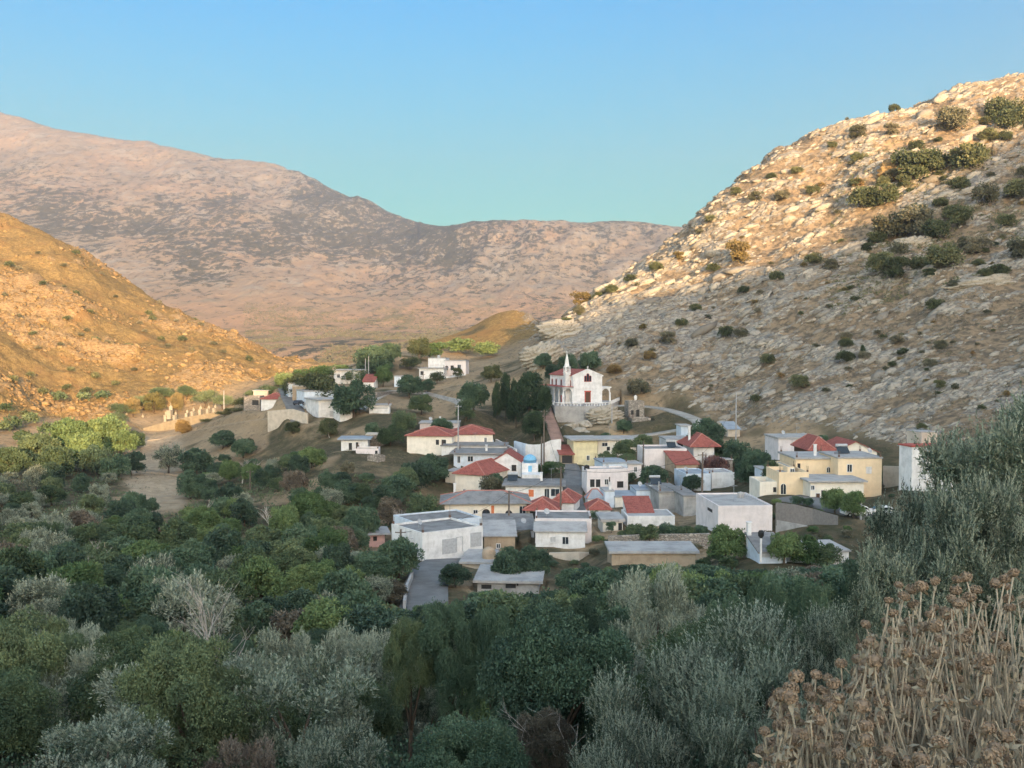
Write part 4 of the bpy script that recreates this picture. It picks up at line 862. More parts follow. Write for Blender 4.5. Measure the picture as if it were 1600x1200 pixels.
rwall('retaining_wall', 'long pale wall below the lane of the upper hamlet', 'wall', [(418, 642, 662, 290), (456, 639, 660, 286), (480, 646, 662, 283)], .4, 'beige')
rwall('retaining_wall', 'grey stone retaining wall carrying the curve of the concrete lane', 'wall', [(588, 613, 630, 318), (612, 611, 626, 335), (640, 610, 625, 338), (660, 613, 622, 335)], .5, 'stone')
rwall('parapet_wall', 'thin pale parapet along the outer edge of the concrete lane', 'wall', [(665, 612, 616, 332), (690, 618, 622, 322), (722, 625, 630, 307)], .3, 'rooflight', .6)
rwall('garden_wall', 'low white wall in front of the large hillside house', 'wall', [(688, 589, 593, 378), (712, 586, 590, 380), (728, 584, 588, 382)], .3, 'white', 1)
rwall('retaining_wall', 'ruined stone wall under the half ruined white house', 'wall', [(574, 712, 733, 226), (590, 709, 732, 225), (602, 711, 730, 227)], .6, 'stone')
rwall('retaining_wall', 'pale base wall under the grey reed screen', 'wall', [(1212, 812, 826, 151), (1260, 822, 836, 147), (1300, 834, 846, 143)], .4, 'rooflight')
rwall('garden_wall', 'beige wall between the yellow house and the tall white house', 'wall', [(1380, 728, 752, 180), (1408, 729, 752, 178)], .4, 'beige')
rwall('garden_wall', 'pale roadside wall at the foot of the concrete stone farm store', 'wall', [(1160, 884, 893, 118), (1190, 884, 894, 112)], .3, 'beige')
rwall('parapet_wall', 'low pale parapet along the left edge of the asphalt road', 'wall', [(634, 938, 950, 107), (637, 915, 926, 115), (646, 893, 903, 125)], .3, 'rooflight', 1)
fence = rwall('reed_screen', 'tall grey reed screen fencing the yard above the garden', 'fence', [(1212, 785, 818, 151), (1240, 788, 823, 149), (1270, 795, 829, 147), (1309, 806, 838, 143)], .08, 'screen', .3)
M['cemwall'] = plaster('weathered_wall', (0.20, 0.17, 0.125), .3)
cw = rwall('cemetery_wall', 'low pale cemetery wall catching the evening sun', 'wall', [(189, 651, 658, 404), (205, 660, 667, 393), (224, 669, 677, 384), (255, 660, 668, 386), (290, 652, 658, 390), (348, 642, 646, 396)], .4, 'cemwall', 3)
rng = random.Random(7)
LT = ['leftmost', 'second from the left', 'third from the left', 'fourth from the left', 'fifth from the left', 'sixth from the left', 'seventh from the left', 'eighth from the left', 'ninth from the left', 'tenth from the left', 'eleventh from the left', 'twelfth from the left']
def tomb(px, py, d, s, k):
    p = at(px, py, d); e = obj('tomb', None, loc=p, rz=rng.uniform(-.3, .3), category='tomb', group='white tombs in the cemetery', label='white marble tomb in the sunlit cemetery, ' + LT[k] + ' along the wall')
    MB().box(-.7 * s, -.4 * s, -2.5, .7 * s, 1.6 * s, .7 * s).box(-.8 * s, -.5 * s, .7 * s, .8 * s, 1.7 * s, .85 * s).build('slab', M['marble'], e)
    m = MB().box(-.6 * s, 1.5 * s, .85 * s, .6 * s, 1.65 * s, 2.1 * s).extrude([(-.6 * s, 1.5 * s, 2.1 * s), (.6 * s, 1.5 * s, 2.1 * s), (0, 1.5 * s, 2.6 * s)], (0, .15 * s, 0)); m.box(-.07 * s, 1.52 * s, 2.5 * s, .07 * s, 1.6 * s, 3.3 * s).box(-.3 * s, 1.52 * s, 2.9 * s, .3 * s, 1.6 * s, 3.02 * s); m.build('headstone', M['marble'], e)
for k, (x, y) in enumerate([(196, 652), (206, 657), (222, 656), (229, 661), (258, 651), (264, 645), (272, 651), (291, 648), (300, 645), (312, 642), (324, 641), (334, 640)]): tomb(x, y, 405 if k < 4 else 402, .72 if k != 5 else 1.15, k)

# ------------------------------------------------------------------ small shrine, poles, lamps, cars
p = at(993, 626, 288); sh = obj('shrine', None, loc=p, label='tiny white roadside shrine beside the lane to the church', category='shrine'); MB().box(-.3, -.3, -1.5, .3, .3, .5).build('base', M['white'], sh); MB().box(-.4, -.4, .5, .4, .4, 1.2).extrude([(-.5, -.5, 1.2), (.5, -.5, 1.2), (0, -.5, 1.6)], (0, 1, 0)).build('shrine_house', M['white'], sh)
p = at(767, 654, 262); p[2] = float(HT(np.array([p[0]]), np.array([p[1]]))[0]); mo = obj('monument', None, loc=p, label='white memorial with broken column among the conifers below the hillside', category='monument'); MB().box(-.7, -.5, -3, .7, .5, .7).build('base', M['bluewhite'], mo); MB().tube([(.2, 0, .7), (.1, 0, 2.0), (-.3, 0, 3.0)], [.42, .34, .15], 8).build('column', M['bluewhite'], mo)
def pole(px, y0, y1, d, label, mat='pole', arms=1, lamp=0, name='utility_pole', grp='utility poles'):
    F_ = at(px, y1, d); hh = (y1 - y0) * d / 1600; e = obj(name, None, loc=F_, label=label, category='pole' if not lamp else 'street lamp', group=grp)
    MB().tube([(0, 0, -4), (0, 0, hh * .6), (.05, 0, hh)], [.19, .16, .12], 8).build('post', M[mat], e)
    if arms:
        m = MB(); m.box(-.75, -.06, hh - .5, .75, .06, hh - .38); m.build('crossarm', M[mat], e)
        n = MB(); [n.lathe([(.05, 0), (.06, .1), (.03, .18)], 6, (x, 0, hh - .38)) for x in (-.65, 0, .65)]; n.build('insulators', M['shutter'], e)
    if lamp:
        z = hh * .78; MB().tube([(0, 0, z), (.5 * lamp, -.1, z + .25), (1.5 * lamp, -.3, z + .3)], .04, 5).build('arm', M['steelpole'], e)
        MB().box(1.5 * lamp - .32, -.42, z + .2, 1.5 * lamp + .32, -.18, z + .36).build('lamp_head', M['shutter'], e)
pole(1097, 706, 790, 165, 'thick tall wooden pole with crossarm in front of the white flat roofed house')
pole(850, 640, 716, 236, 'tall wooden pole standing beside the sagging white wall')
pole(846, 682, 714, 232, 'short dark pole next to the sagging white wall', arms=0)
pole(876, 728, 812, 176, 'wooden pole at the edge of the street above the red porch')
pole(795, 766, 822, 172, 'wooden pole in front of the long cream house')
pole(716, 632, 712, 232, 'tall thin pole rising in front of the twin red roofs', 'steelpole')
pole(626, 826, 900, 142, 'wooden pole with a street lamp beside the road bend', lamp=1, name='street_lamp', grp='street lamps')
pole(1150, 614, 664, 244, 'thin pole at the foot of the rocky slope', 'steelpole', 0)
pole(956, 630, 672, 262, 'pole in front of the rock outcrop under the church', 'steelpole', 0)
pole(112, 704, 745, 262, 'grey pole among the olive trees on the far left')
pole(159, 790, 818, 196, 'short pole with a crossarm below the dark tree on the left')
pole(391, 734, 780, 222, 'bare pole in the forest beside the dead tree')
pole(576, 556, 588, 372, 'pale pole beside the dark round trees of the upper hamlet', 'steelpole', 0)
pole(571, 560, 588, 374, 'second pale pole close to the first one beside the dark round trees', 'steelpole', 0)
pole(1345, 775, 812, 146, 'grey pole at the edge of the parking place', 'steelpole', 0)
pole(952, 745, 768, 195, 'slim dark pole on the terrace of the white terraced house', 'pole', 0)
pole(1005, 690, 735, 216, 'thin post rising at the left end of the pinkish parapet', 'pole', 0)
pole(1029, 752, 790, 186, 'white lamp pole leaning out above the concrete box building', 'steelpole', 0, -1, 'street_lamp', 'street lamps')
pole(350, 610, 640, 388, 'thin pole beside the sunlit cemetery', 'steelpole', 0)
pole(661, 583, 606, 362, 'pole beside the concrete lane of the hillside', 'pole')
pole(1170, 735, 760, 200, 'bare pole beside the green tree mass', 'pole', 0)
def car(px, py, d, rz, label, paint):
    p = at(px, py, d); e = obj('parked_car', None, loc=p, rz=rz, label=label, category='car', group='parked cars'); L_ = 4.2; W_ = 1.7
    prof = [(-2.1, .35), (2.1, .35), (2.12, .7), (1.9, .92), (1.15, 1.0), (.55, 1.45), (-1.3, 1.48), (-1.95, 1.0), (-2.12, .85)]
    m = MB().extrude([(x, -W_ / 2, z) for x, z in prof], (0, W_, 0)); bo = m.build('body', M[paint], e)
    md = bo.modifiers.new('bevel', 'BEVEL'); md.width = .07; md.segments = 2
    for nm, pr in (('side_window', [(.95, 1.03), (.5, 1.38), (-1.2, 1.4), (-1.65, 1.03)]),):
        for s in (-1, 1): MB().extrude([(x, s * (W_ / 2 + .006), z) for x, z in pr], (0, -s * .04, 0)).build(nm, M['glass'], e)
    MB().extrude([(1.13, -.7, 1.03), (.6, -.65, 1.42), (.6, .65, 1.42), (1.13, .7, 1.03)], (.03, 0, .02)).build('windscreen', M['glass'], e)
    for x in (-1.3, 1.3):
        for s in (-1, 1):
            wh = MB().tube([(x, s * .62, .32), (x, s * .87, .32)], .32, 14).build('wheel', M['rubber'], e); MB().tube([(x, s * .86, .32), (x, s * .885, .32)], .19, 12).build('rim', M['metal'], wh)
    for s in (-1, 1): MB().box(2.02, s * .6 - .16, .66, 2.14, s * .6 + .16, .8).build('headlight', M['metal'], e)
car(1337, 806, 149, pi + .15, 'white car parked in the yard behind the reed screen', 'carwhite')
car(1376, 806, 151, pi - .1, 'second pale car half hidden by the big olive in the yard', 'carwhite')
car(467, 633, 298, R(75), 'small dark car on the lane of the upper hamlet', 'cardark')
def cable(label, a, b_, sag):
    A, B_ = np.array(a), np.array(b_); pts = [A + (B_ - A) * t - np.array([0, 0, sag * 4 * t * (1 - t)]) for t in np.linspace(0, 1, 13)]
    MB().tube(pts, .028, 4).build('power_cable', M['black'], label=label, category='cable', group='overhead cables')
def ptop(px, y, d): return at(px, y + 2, d)
cable('overhead cable from the tall wooden pole to the pole by the slope', ptop(1097, 708, 165), ptop(1150, 616, 244), 1.5)
cable('overhead cable from the street pole to the pole by the cream house', ptop(876, 730, 176), ptop(795, 768, 172), .8)
cable('overhead cable from the street pole up to the pole by the white wall', ptop(876, 730, 176), ptop(850, 643, 236), 1.5)
cable('overhead cable from the street pole across to the tall wooden pole', ptop(876, 730, 176), ptop(1097, 708, 165), 1.6)
cable('overhead cable from the cream house pole down to the lamp by the road', ptop(795, 768, 172), ptop(626, 830, 142), 1.4)
cable('overhead cable from the pole by the white wall to the thin pole', ptop(850, 643, 236), ptop(716, 635, 232), 1.4)
# chimney cowl, round tank and awnings seen around the roofs
p = at(1189, 850, 111); e = obj('stove_pipe', None, loc=p, label='white stove pipe with a black cowl standing by the white cottage roof', category='stove pipe'); MB().tube([(0, 0, -2), (0, 0, .7)], .12, 8).build('pipe', M['white'], e); MB().lathe([(.12, .65), (.32, .9), (.34, 1.3), (.2, 1.5)], 10).build('cowl', M['black'], e)
p = at(764, 868, 139); MB().lathe([(.9, -1), (.95, .4), (.8, .9), (.4, 1.15)], 14).build('round_tank', M['tan'], label='round tank beside the small flat roofed store', category='oven').location = tuple(p)
# ------------------------------------------------------------------ foliage
def unit(v): return v / (np.linalg.norm(v, axis=-1, keepdims=True) + 1e-9)
def leaf_quads(p, t, n, L, Wd):
    s = unit(np.cross(t, n)); L = np.asarray(L)[:, None]; Wd = np.asarray(Wd)[:, None]
    V = np.stack([p, p + t * L * .42 + s * Wd / 2, p + t * L, p + t * L * .42 - s * Wd / 2], 1).reshape(-1, 3)
    return V, np.arange(len(V), dtype=np.int32).reshape(-1, 4)
def sphere_dirs(r, n): return unit(r.normal(size=(n, 3)))
def lobes(r, n, rz, spread, zlow=-.35):
    d = sphere_dirs(r, n * 3); d = d[d[:, 2] > zlow][:n]; rad = r.uniform(.35, 1, len(d)) ** .5 * spread
    return d * rad[:, None] * np.array([1, 1, rz])
def crown_mesh(name, seed, n_lobe=26, n_leaf=180, L=.11, Wd=.075, rz=.85, lobe=.34, spread=.72, up=.25, twigs=0, twl=(.18, .34), tleaf=14, ragged=.0):
    """leafy crown of about unit radius: boughs of leaves, and if asked shoots that stand out of them"""
    r = np.random.default_rng(seed); c = lobes(r, n_lobe, rz, spread, -.8); lr = lobe * r.uniform(.6, 1.25, len(c))
    P, T, N_, LL, WW = [], [], [], [], []
    for i in range(len(c)):
        d = sphere_dirs(r, n_leaf); d[:, 2] = np.where(d[:, 2] < -.5, -d[:, 2] * .5, d[:, 2]); d = unit(d)
        lump = 1 + .25 * np.sin(d[:, 0] * 5 + i) * np.cos(d[:, 1] * 6 + i * 2)
        P.append(c[i] + d * (lr[i] * r.uniform(.72, 1.06, n_leaf) * lump)[:, None] * np.array([1, 1, .85])); k = r.normal(size=(n_leaf, 3))
        T.append(unit(d * .6 + k * .55 + np.array([0, 0, up]))); N_.append(unit(d + r.normal(size=(n_leaf, 3)) * .5)); LL.append(L * r.uniform(.6, 1.3, n_leaf)); WW.append(Wd * r.uniform(.7, 1.2, n_leaf))
    if twigs:
        i = r.integers(0, len(c), twigs); d = sphere_dirs(r, twigs); d[:, 2] = np.abs(d[:, 2]) * 1.1 - .15; d = unit(d)
        o = c[i] + d * lr[i][:, None] * .85; ax = unit(d * .55 + np.array([0, 0, up + .35]) + r.normal(size=(twigs, 3)) * .22); ln = r.uniform(*twl, twigs)
        f = np.linspace(0.02, 1, tleaf)[None, :, None]; q = o[:, None] + ax[:, None] * ln[:, None, None] * f; k = r.normal(size=q.shape); pr = unit(np.cross(ax[:, None], k))
        P.append(q.reshape(-1, 3)); T.append(unit(ax[:, None] * 1.0 + pr * .75).reshape(-1, 3)); N_.append(unit(pr * .6 + ax[:, None] * -.3 + np.array([0, 0, .8]) + k * .2).reshape(-1, 3))
        LL.append((L * r.uniform(.7, 1.1, q.shape[:2]) * (1.15 - .45 * f[..., 0])).ravel()); WW.append((Wd * r.uniform(.8, 1.1, q.shape[:2])).ravel())
    V, F = leaf_quads(np.concatenate(P), np.concatenate(T), np.concatenate(N_), np.concatenate(LL), np.concatenate(WW))
    if ragged: V = V + (fbm(V[:, 0] * 2 + seed, V[:, 1] * 2, V[:, 2] * 2, 2, seed)[:, None] - .5) * ragged * unit(V)
    return mesh_np(name, V, F)
def trunk_mesh(name, seed, n=4):
    """unit trunk: foot at z=-0.15, forks by z=0.45, limbs reach z=1"""
    r = random.Random(seed); m = MB(); k = r.uniform(-.06, .06); m.tube([(0, 0, -.25), (k, .02, .2), (k * 1.5, 0, .45)], [.085, .06, .05], 7)
    for i in range(n):
        a = 2 * pi * i / n + r.uniform(-.4, .4); s = r.uniform(.25, .45); m.tube([(k * 1.5, 0, .4), (k * 1.5 + s * .5 * cos(a), s * .5 * sin(a), .7), (k + s * cos(a), s * sin(a), 1.0)], [.042, .028, .012], 5)
    return m.mesh(name, M['trunk'], True)
LM = dict(
    oak=leafmat('dark_green_leaves', (0.067, 0.115, 0.073), (0.109, 0.164, 0.098), (0.051, 0.088, 0.059), trans=.15),
    mid=leafmat('mid_green_leaves', (0.087, 0.129, 0.067), (0.139, 0.180, 0.087), (0.067, 0.101, 0.057), trans=.15),
    bright=leafmat('fresh_green_leaves', (0.106, 0.168, 0.067), (0.162, 0.230, 0.095), (0.084, 0.134, 0.056), trans=.2),
    olive=leafmat('silvery_olive_leaves', (0.119, 0.152, 0.112), (0.246, 0.278, 0.215), (0.093, 0.114, 0.083), .5, .08, (0.385, 0.410, 0.310)),
    shoot=leafmat('grey_green_olive_shoots', (0.066, 0.102, 0.069), (0.184, 0.223, 0.169), (0.059, 0.086, 0.059), .5, .1, (0.345, 0.382, 0.295)),
    dry=leafmat('brown_dry_leaves', (0.125, 0.108, 0.082), (0.18, 0.152, 0.112), (0.09, 0.08, 0.062)),
    rust=leafmat('dead_reddish_leaves', (0.121, 0.072, 0.055), (0.165, 0.094, 0.072), (0.077, 0.050, 0.044)),
    conifer=leafmat('dark_conifer_needles', (0.028, 0.055, 0.028), (0.054, 0.085, 0.042), (0.023, 0.041, 0.023)),
    cypress=leafmat('cypress_scales', (0.130, 0.115, 0.045), (0.180, 0.150, 0.060), (0.100, 0.090, 0.040)),
    scrub=leafmat('hillside_scrub_leaves', (0.071, 0.095, 0.043), (0.130, 0.133, 0.066), (0.052, 0.066, 0.033)),
    greyscrub=leafmat('grey_scrub_leaves', (0.116, 0.119, 0.077), (0.177, 0.165, 0.107), (0.088, 0.086, 0.056)),
    straw=leafmat('dry_grass_blades', (0.26, 0.19, 0.11), (0.36, 0.27, 0.16), (0.19, 0.14, 0.085)),
    ochre=leafmat('ochre_scrub_leaves', (0.16, 0.12, 0.045), (0.23, 0.17, 0.065), (0.12, 0.09, 0.04)),
)
PROTO = {
  'broad': [crown_mesh('broad_crown', 10 + i, 34 + 4 * i, 230, .10, .07, .85, .28, .78, .15) for i in range(4)],
  'tuft': [crown_mesh('tufted_crown', 30 + i, 26 + 4 * i, 190, .085, .035, .85, .25, .80, .55, 260, (.10, .22), 9) for i in range(4)],
  'fine': [crown_mesh('fine_tufted_crown', 40 + i, 24, 560, .060, .019, .85, .235, .84, .6, 560, (.08, .17), 12) for i in range(2)],
  'finebroad': [crown_mesh('fine_broad_crown', 46 + i, 56, 1150, .033, .021, .85, .225, .82, .2) for i in range(2)],
  'shoot': [crown_mesh('shooting_crown', 50 + i, 27, 600, .046, .0125, .8, .22, .84, .8, 1100, (.14, .32), 20) for i in range(3)],
  'bigolive': [crown_mesh('big_olive_crown', 60, 44, 760, .045, .0165, 1.0, .19, .87, .0, 1100, (.10, .24), 14)],
  'shrub': [crown_mesh('shrub_crown', 70 + i, 20, 130, .13, .09, .8, .36, .68, .3) for i in range(4)],
  'tiny': [crown_mesh('scrub_crown', 80 + i, 7, 50, .28, .2, .7, .5, .5, .3) for i in range(3)],
  'column': [crown_mesh('column_crown', 90 + i, 60, 230, .085, .05, 1, .30, .74, .9) for i in range(2)],
  'pinecrown': [crown_mesh('pine_crown', 95 + i, 26, 190, .10, .03, .6, .32, .75, .5) for i in range(2)],
}
TRUNKS = [trunk_mesh('trunk', i) for i in range(4)]
TREES = []                                   # every plant: object, kind, position, size
vr = random.Random(11)
ADJ = dict(oak='dark green leafy tree', mid='mid green leafy tree', bright='fresh green leafy tree', olive='silvery olive tree', shoot='grey green olive tree', dry='brown dry bush', rust='dead reddish bush', conifer='dark conifer', cypress='cypress', scrub='green scrub bush', greyscrub='grey green scrub bush', ochre='ochre scrub bush')
def plant(form, leaf, base, h, r, label=None, trunk=True, squash=None, name=None):
    """a tree or bush standing at base, h metres high with crown radius r"""
    cz = squash if squash else (min(h * .56, r * 1.4) if trunk else h * .56); cz = h * .52 if form == 'column' else max(cz, h * .38)
    nm = name or (dict(oak='dark_tree', mid='green_tree', bright='fresh_green_tree', olive='olive_tree', shoot='olive_tree', conifer='conifer_tree', cypress='cypress_tree', dry='dry_tree').get(leaf, 'tree') if trunk else 'shrub')
    if form == 'tiny': nm = 'hillside_shrub'
    e = obj(nm, None, loc=base); c = obj('crown', PROTO[form][vr.randrange(len(PROTO[form]))], e)
    if not c.data.materials: c.data.materials.append(LM[leaf])
    c.material_slots[0].link = 'OBJECT'; c.material_slots[0].material = LM[leaf]
    c.location = (0, 0, h - cz); c.scale = (r * vr.uniform(.92, 1.08), r * vr.uniform(.92, 1.08), cz * 1.0); c.rotation_euler = (0, 0, vr.uniform(0, 6.28))
    if trunk:
        t = obj('trunk', TRUNKS[vr.randrange(4)], e); k = max(h - cz, .5); t.scale = (max(r * .9, .8), max(r * .9, .8), k); t.rotation_euler = (0, 0, vr.uniform(0, 6.28))
    e['category'] = 'tree' if trunk else 'shrub'
    px, py = proj(base[0], base[1], base[2] + h * .6)
    TREES.append(dict(o=e, leaf=leaf, p=np.array(base), h=h, r=r, px=float(px), py=float(py), trunk=trunk, label=label))
    return e
def tree(form, leaf, px, ytop, wpx, h, label=None, dmin=8, dmax=1050, trunk=True, squash=None):
    q = hit(px, ytop, h, dmin, dmax)
    if q is None: print('NOHIT', form, px, ytop); return
    if not trunk and h < 1.15 * wpx * q[1] / 3200: h = 1.15 * wpx * q[1] / 3200; q = hit(px, ytop, h, dmin, dmax) if hit(px, ytop, h, dmin, dmax) is not None else q
    if trunk and not squash and form != 'pinecrown' and h < 1.7 * wpx * q[1] / 3200:
        h = 1.7 * wpx * q[1] / 3200; q = hit(px, ytop, h, dmin, dmax) if hit(px, ytop, h, dmin, dmax) is not None else q
    base = np.array([q[0], q[1], q[2]]); hh = (at(px, ytop, q[1])[2] - q[2]); hh = max(hh, h * .5)
    plant(form, leaf, base, hh, wpx * q[1] / 3200, label, trunk, squash)
def bush(leaf, px, py, wpx, form='shrub', ratio=.6, label=None, dmin=8):
    """a bush whose middle shows at px, py"""
    q = hit(px, py + wpx * ratio * .4, 0, dmin)
    if q is None: print('NOHIT', px, py); return
    r = wpx * q[1] / 3200; plant(form, leaf, (q[0], q[1], q[2] - .1 * r), 2 * r * ratio * 1.15, r, label, False)

def free(px, d, x):
    """not on a road or in a building"""
    ok = np.ones(len(x), bool)
    for L in ROADLINE.values():
        for i in range(0, len(L), 2): ok &= (x - L[i, 0]) ** 2 + (d - L[i, 1]) ** 2 > 12
    for h in HOUSES:
        for b in h['blocks']:
            dx, dy = x - b['N'][0], d - b['N'][1]; fu = dx * b['u'][0] + dy * b['u'][1]; fv = dx * b['v'][0] + dy * b['v'][1]
            ok &= ~((fu > -1) & (fu < b['w'] + 1) & (fv > -1.2) & (fv < b['l'] + 1))
    return ok
# named trees of the foreground
tree('bigolive', 'shoot', 1570, 610, 250, 4.6, 'big grey green olive tree filling the right edge behind the dry flower stalks', 10, 20)
tree('bigolive', 'shoot', 1425, 755, 170, 3.2, 'lower olive tree in front of the tall white house', 12, 24)
for x, y, w, h in [(1455, 815, 200, 2.6), (1530, 735, 170, 3.4), (1385, 850, 150, 2.4), (1520, 880, 220, 2.2), (1620, 880, 200, 2.2)]: tree('bigolive', 'shoot', x, y, w, h, None, 9, 26)
tree('shoot', 'shoot', 1190, 930, 330, 4.2, 'olive tree bristling with upright shoots left of the dry flower stalks', 14, 40)
tree('shoot', 'shoot', 1030, 995, 240, 3.6, 'smaller olive tree with upright shoots at the lower middle', 14, 40)
tree('shoot', 'shoot', 1300, 930, 170, 4.0, 'narrow olive tree with tall shoots against the dry flower stalks', 14, 40)
tree('shoot', 'shoot', 985, 1100, 190, 3.0, 'low olive bush with upright shoots at the bottom edge', 12, 40)
tree('shoot', 'shoot', 1180, 1060, 220, 3.0, 'olive bush with upright shoots at the bottom edge beside the flower stalks', 12, 30)
tree('fine', 'olive', 1020, 850, 150, 6.5, 'large silvery olive tree in front of the stone farm store', 40, 110)
tree('fine', 'olive', 1000, 912, 120, 5.5, 'silvery olive tree just below the large one by the farm store', 40, 100)
tree('fine', 'olive', 1070, 925, 130, 5.0, 'grey olive tree right of the large silvery olive', 40, 100)
for i, (x, y, w) in enumerate([(150, 975, 150), (225, 985, 120), (270, 1055, 150), (190, 1075, 150), (430, 955, 130), (505, 1000, 170), (555, 950, 140), (640, 975, 130), (590, 1065, 190), (480, 1060, 150), (670, 1045, 110), (340, 1075, 130), (90, 1040, 110)]):
    tree('fine', 'olive', x, y, w, 4.6, None, 24, 75)
tree('fine', 'shoot', 160, 1105, 260, 3.2, 'dark grey green bush at the bottom left corner', 14, 40)
tree('fine', 'shoot', 530, 1105, 150, 3.0, 'grey green bush at the bottom edge below the silvery olives', 14, 40)
tree('fine', 'dry', 370, 1130, 130, 2.4, 'grey brown twiggy bush at the bottom edge', 14, 40)
tree('finebroad', 'oak', 735, 1095, 210, 3.6, 'rounded dark green tree at the bottom edge, left of the lower middle', 14, 50)
tree('finebroad', 'oak', 840, 1045, 120, 3.8, 'dark green tree right of the brown bush', 20, 60)
tree('finebroad', 'dry', 760, 1012, 90, 3.0, 'brown bush among the green trees of the lower middle', 25, 80)
tree('finebroad', 'dry', 850, 1090, 110, 2.2, 'pale brown dry bush at the lower middle', 16, 50)
for x, y, w, h in [(700, 915, 130, 6.5), (770, 925, 130, 6.5), (640, 940, 100, 5), (850, 915, 130, 7), (910, 905, 110, 6), (830, 985, 150, 6), (930, 965, 150, 6.5), (720, 985, 120, 5), (900, 1030, 140, 5), (1140, 905, 110, 5), (1200, 880, 110, 5), (1270, 880, 130, 5), (1340, 850, 110, 5), (1120, 960, 120, 5), (1390, 905, 170, 4.6), (1480, 950, 200, 4), (1560, 900, 200, 4)]:
    tree('finebroad', vr.choice(['oak', 'oak', 'oak', 'mid']), x, y, w * .85, h, None, 20, 118)
tree('broad', 'oak', 712, 875, 54, 3.4, 'round dark bush at the inner side of the road bend', 90, 140)
tree('broad', 'oak', 795, 850, 62, 5, 'dark twin crowned tree in front of the tan shed', 100, 150)
tree('broad', 'oak', 832, 846, 56, 5, 'dark tree next to the white house with two square windows', 100, 150)
tree('broad', 'oak', 622, 832, 74, 5.5, 'dark broad tree beside the tiny pink house', 100, 165)
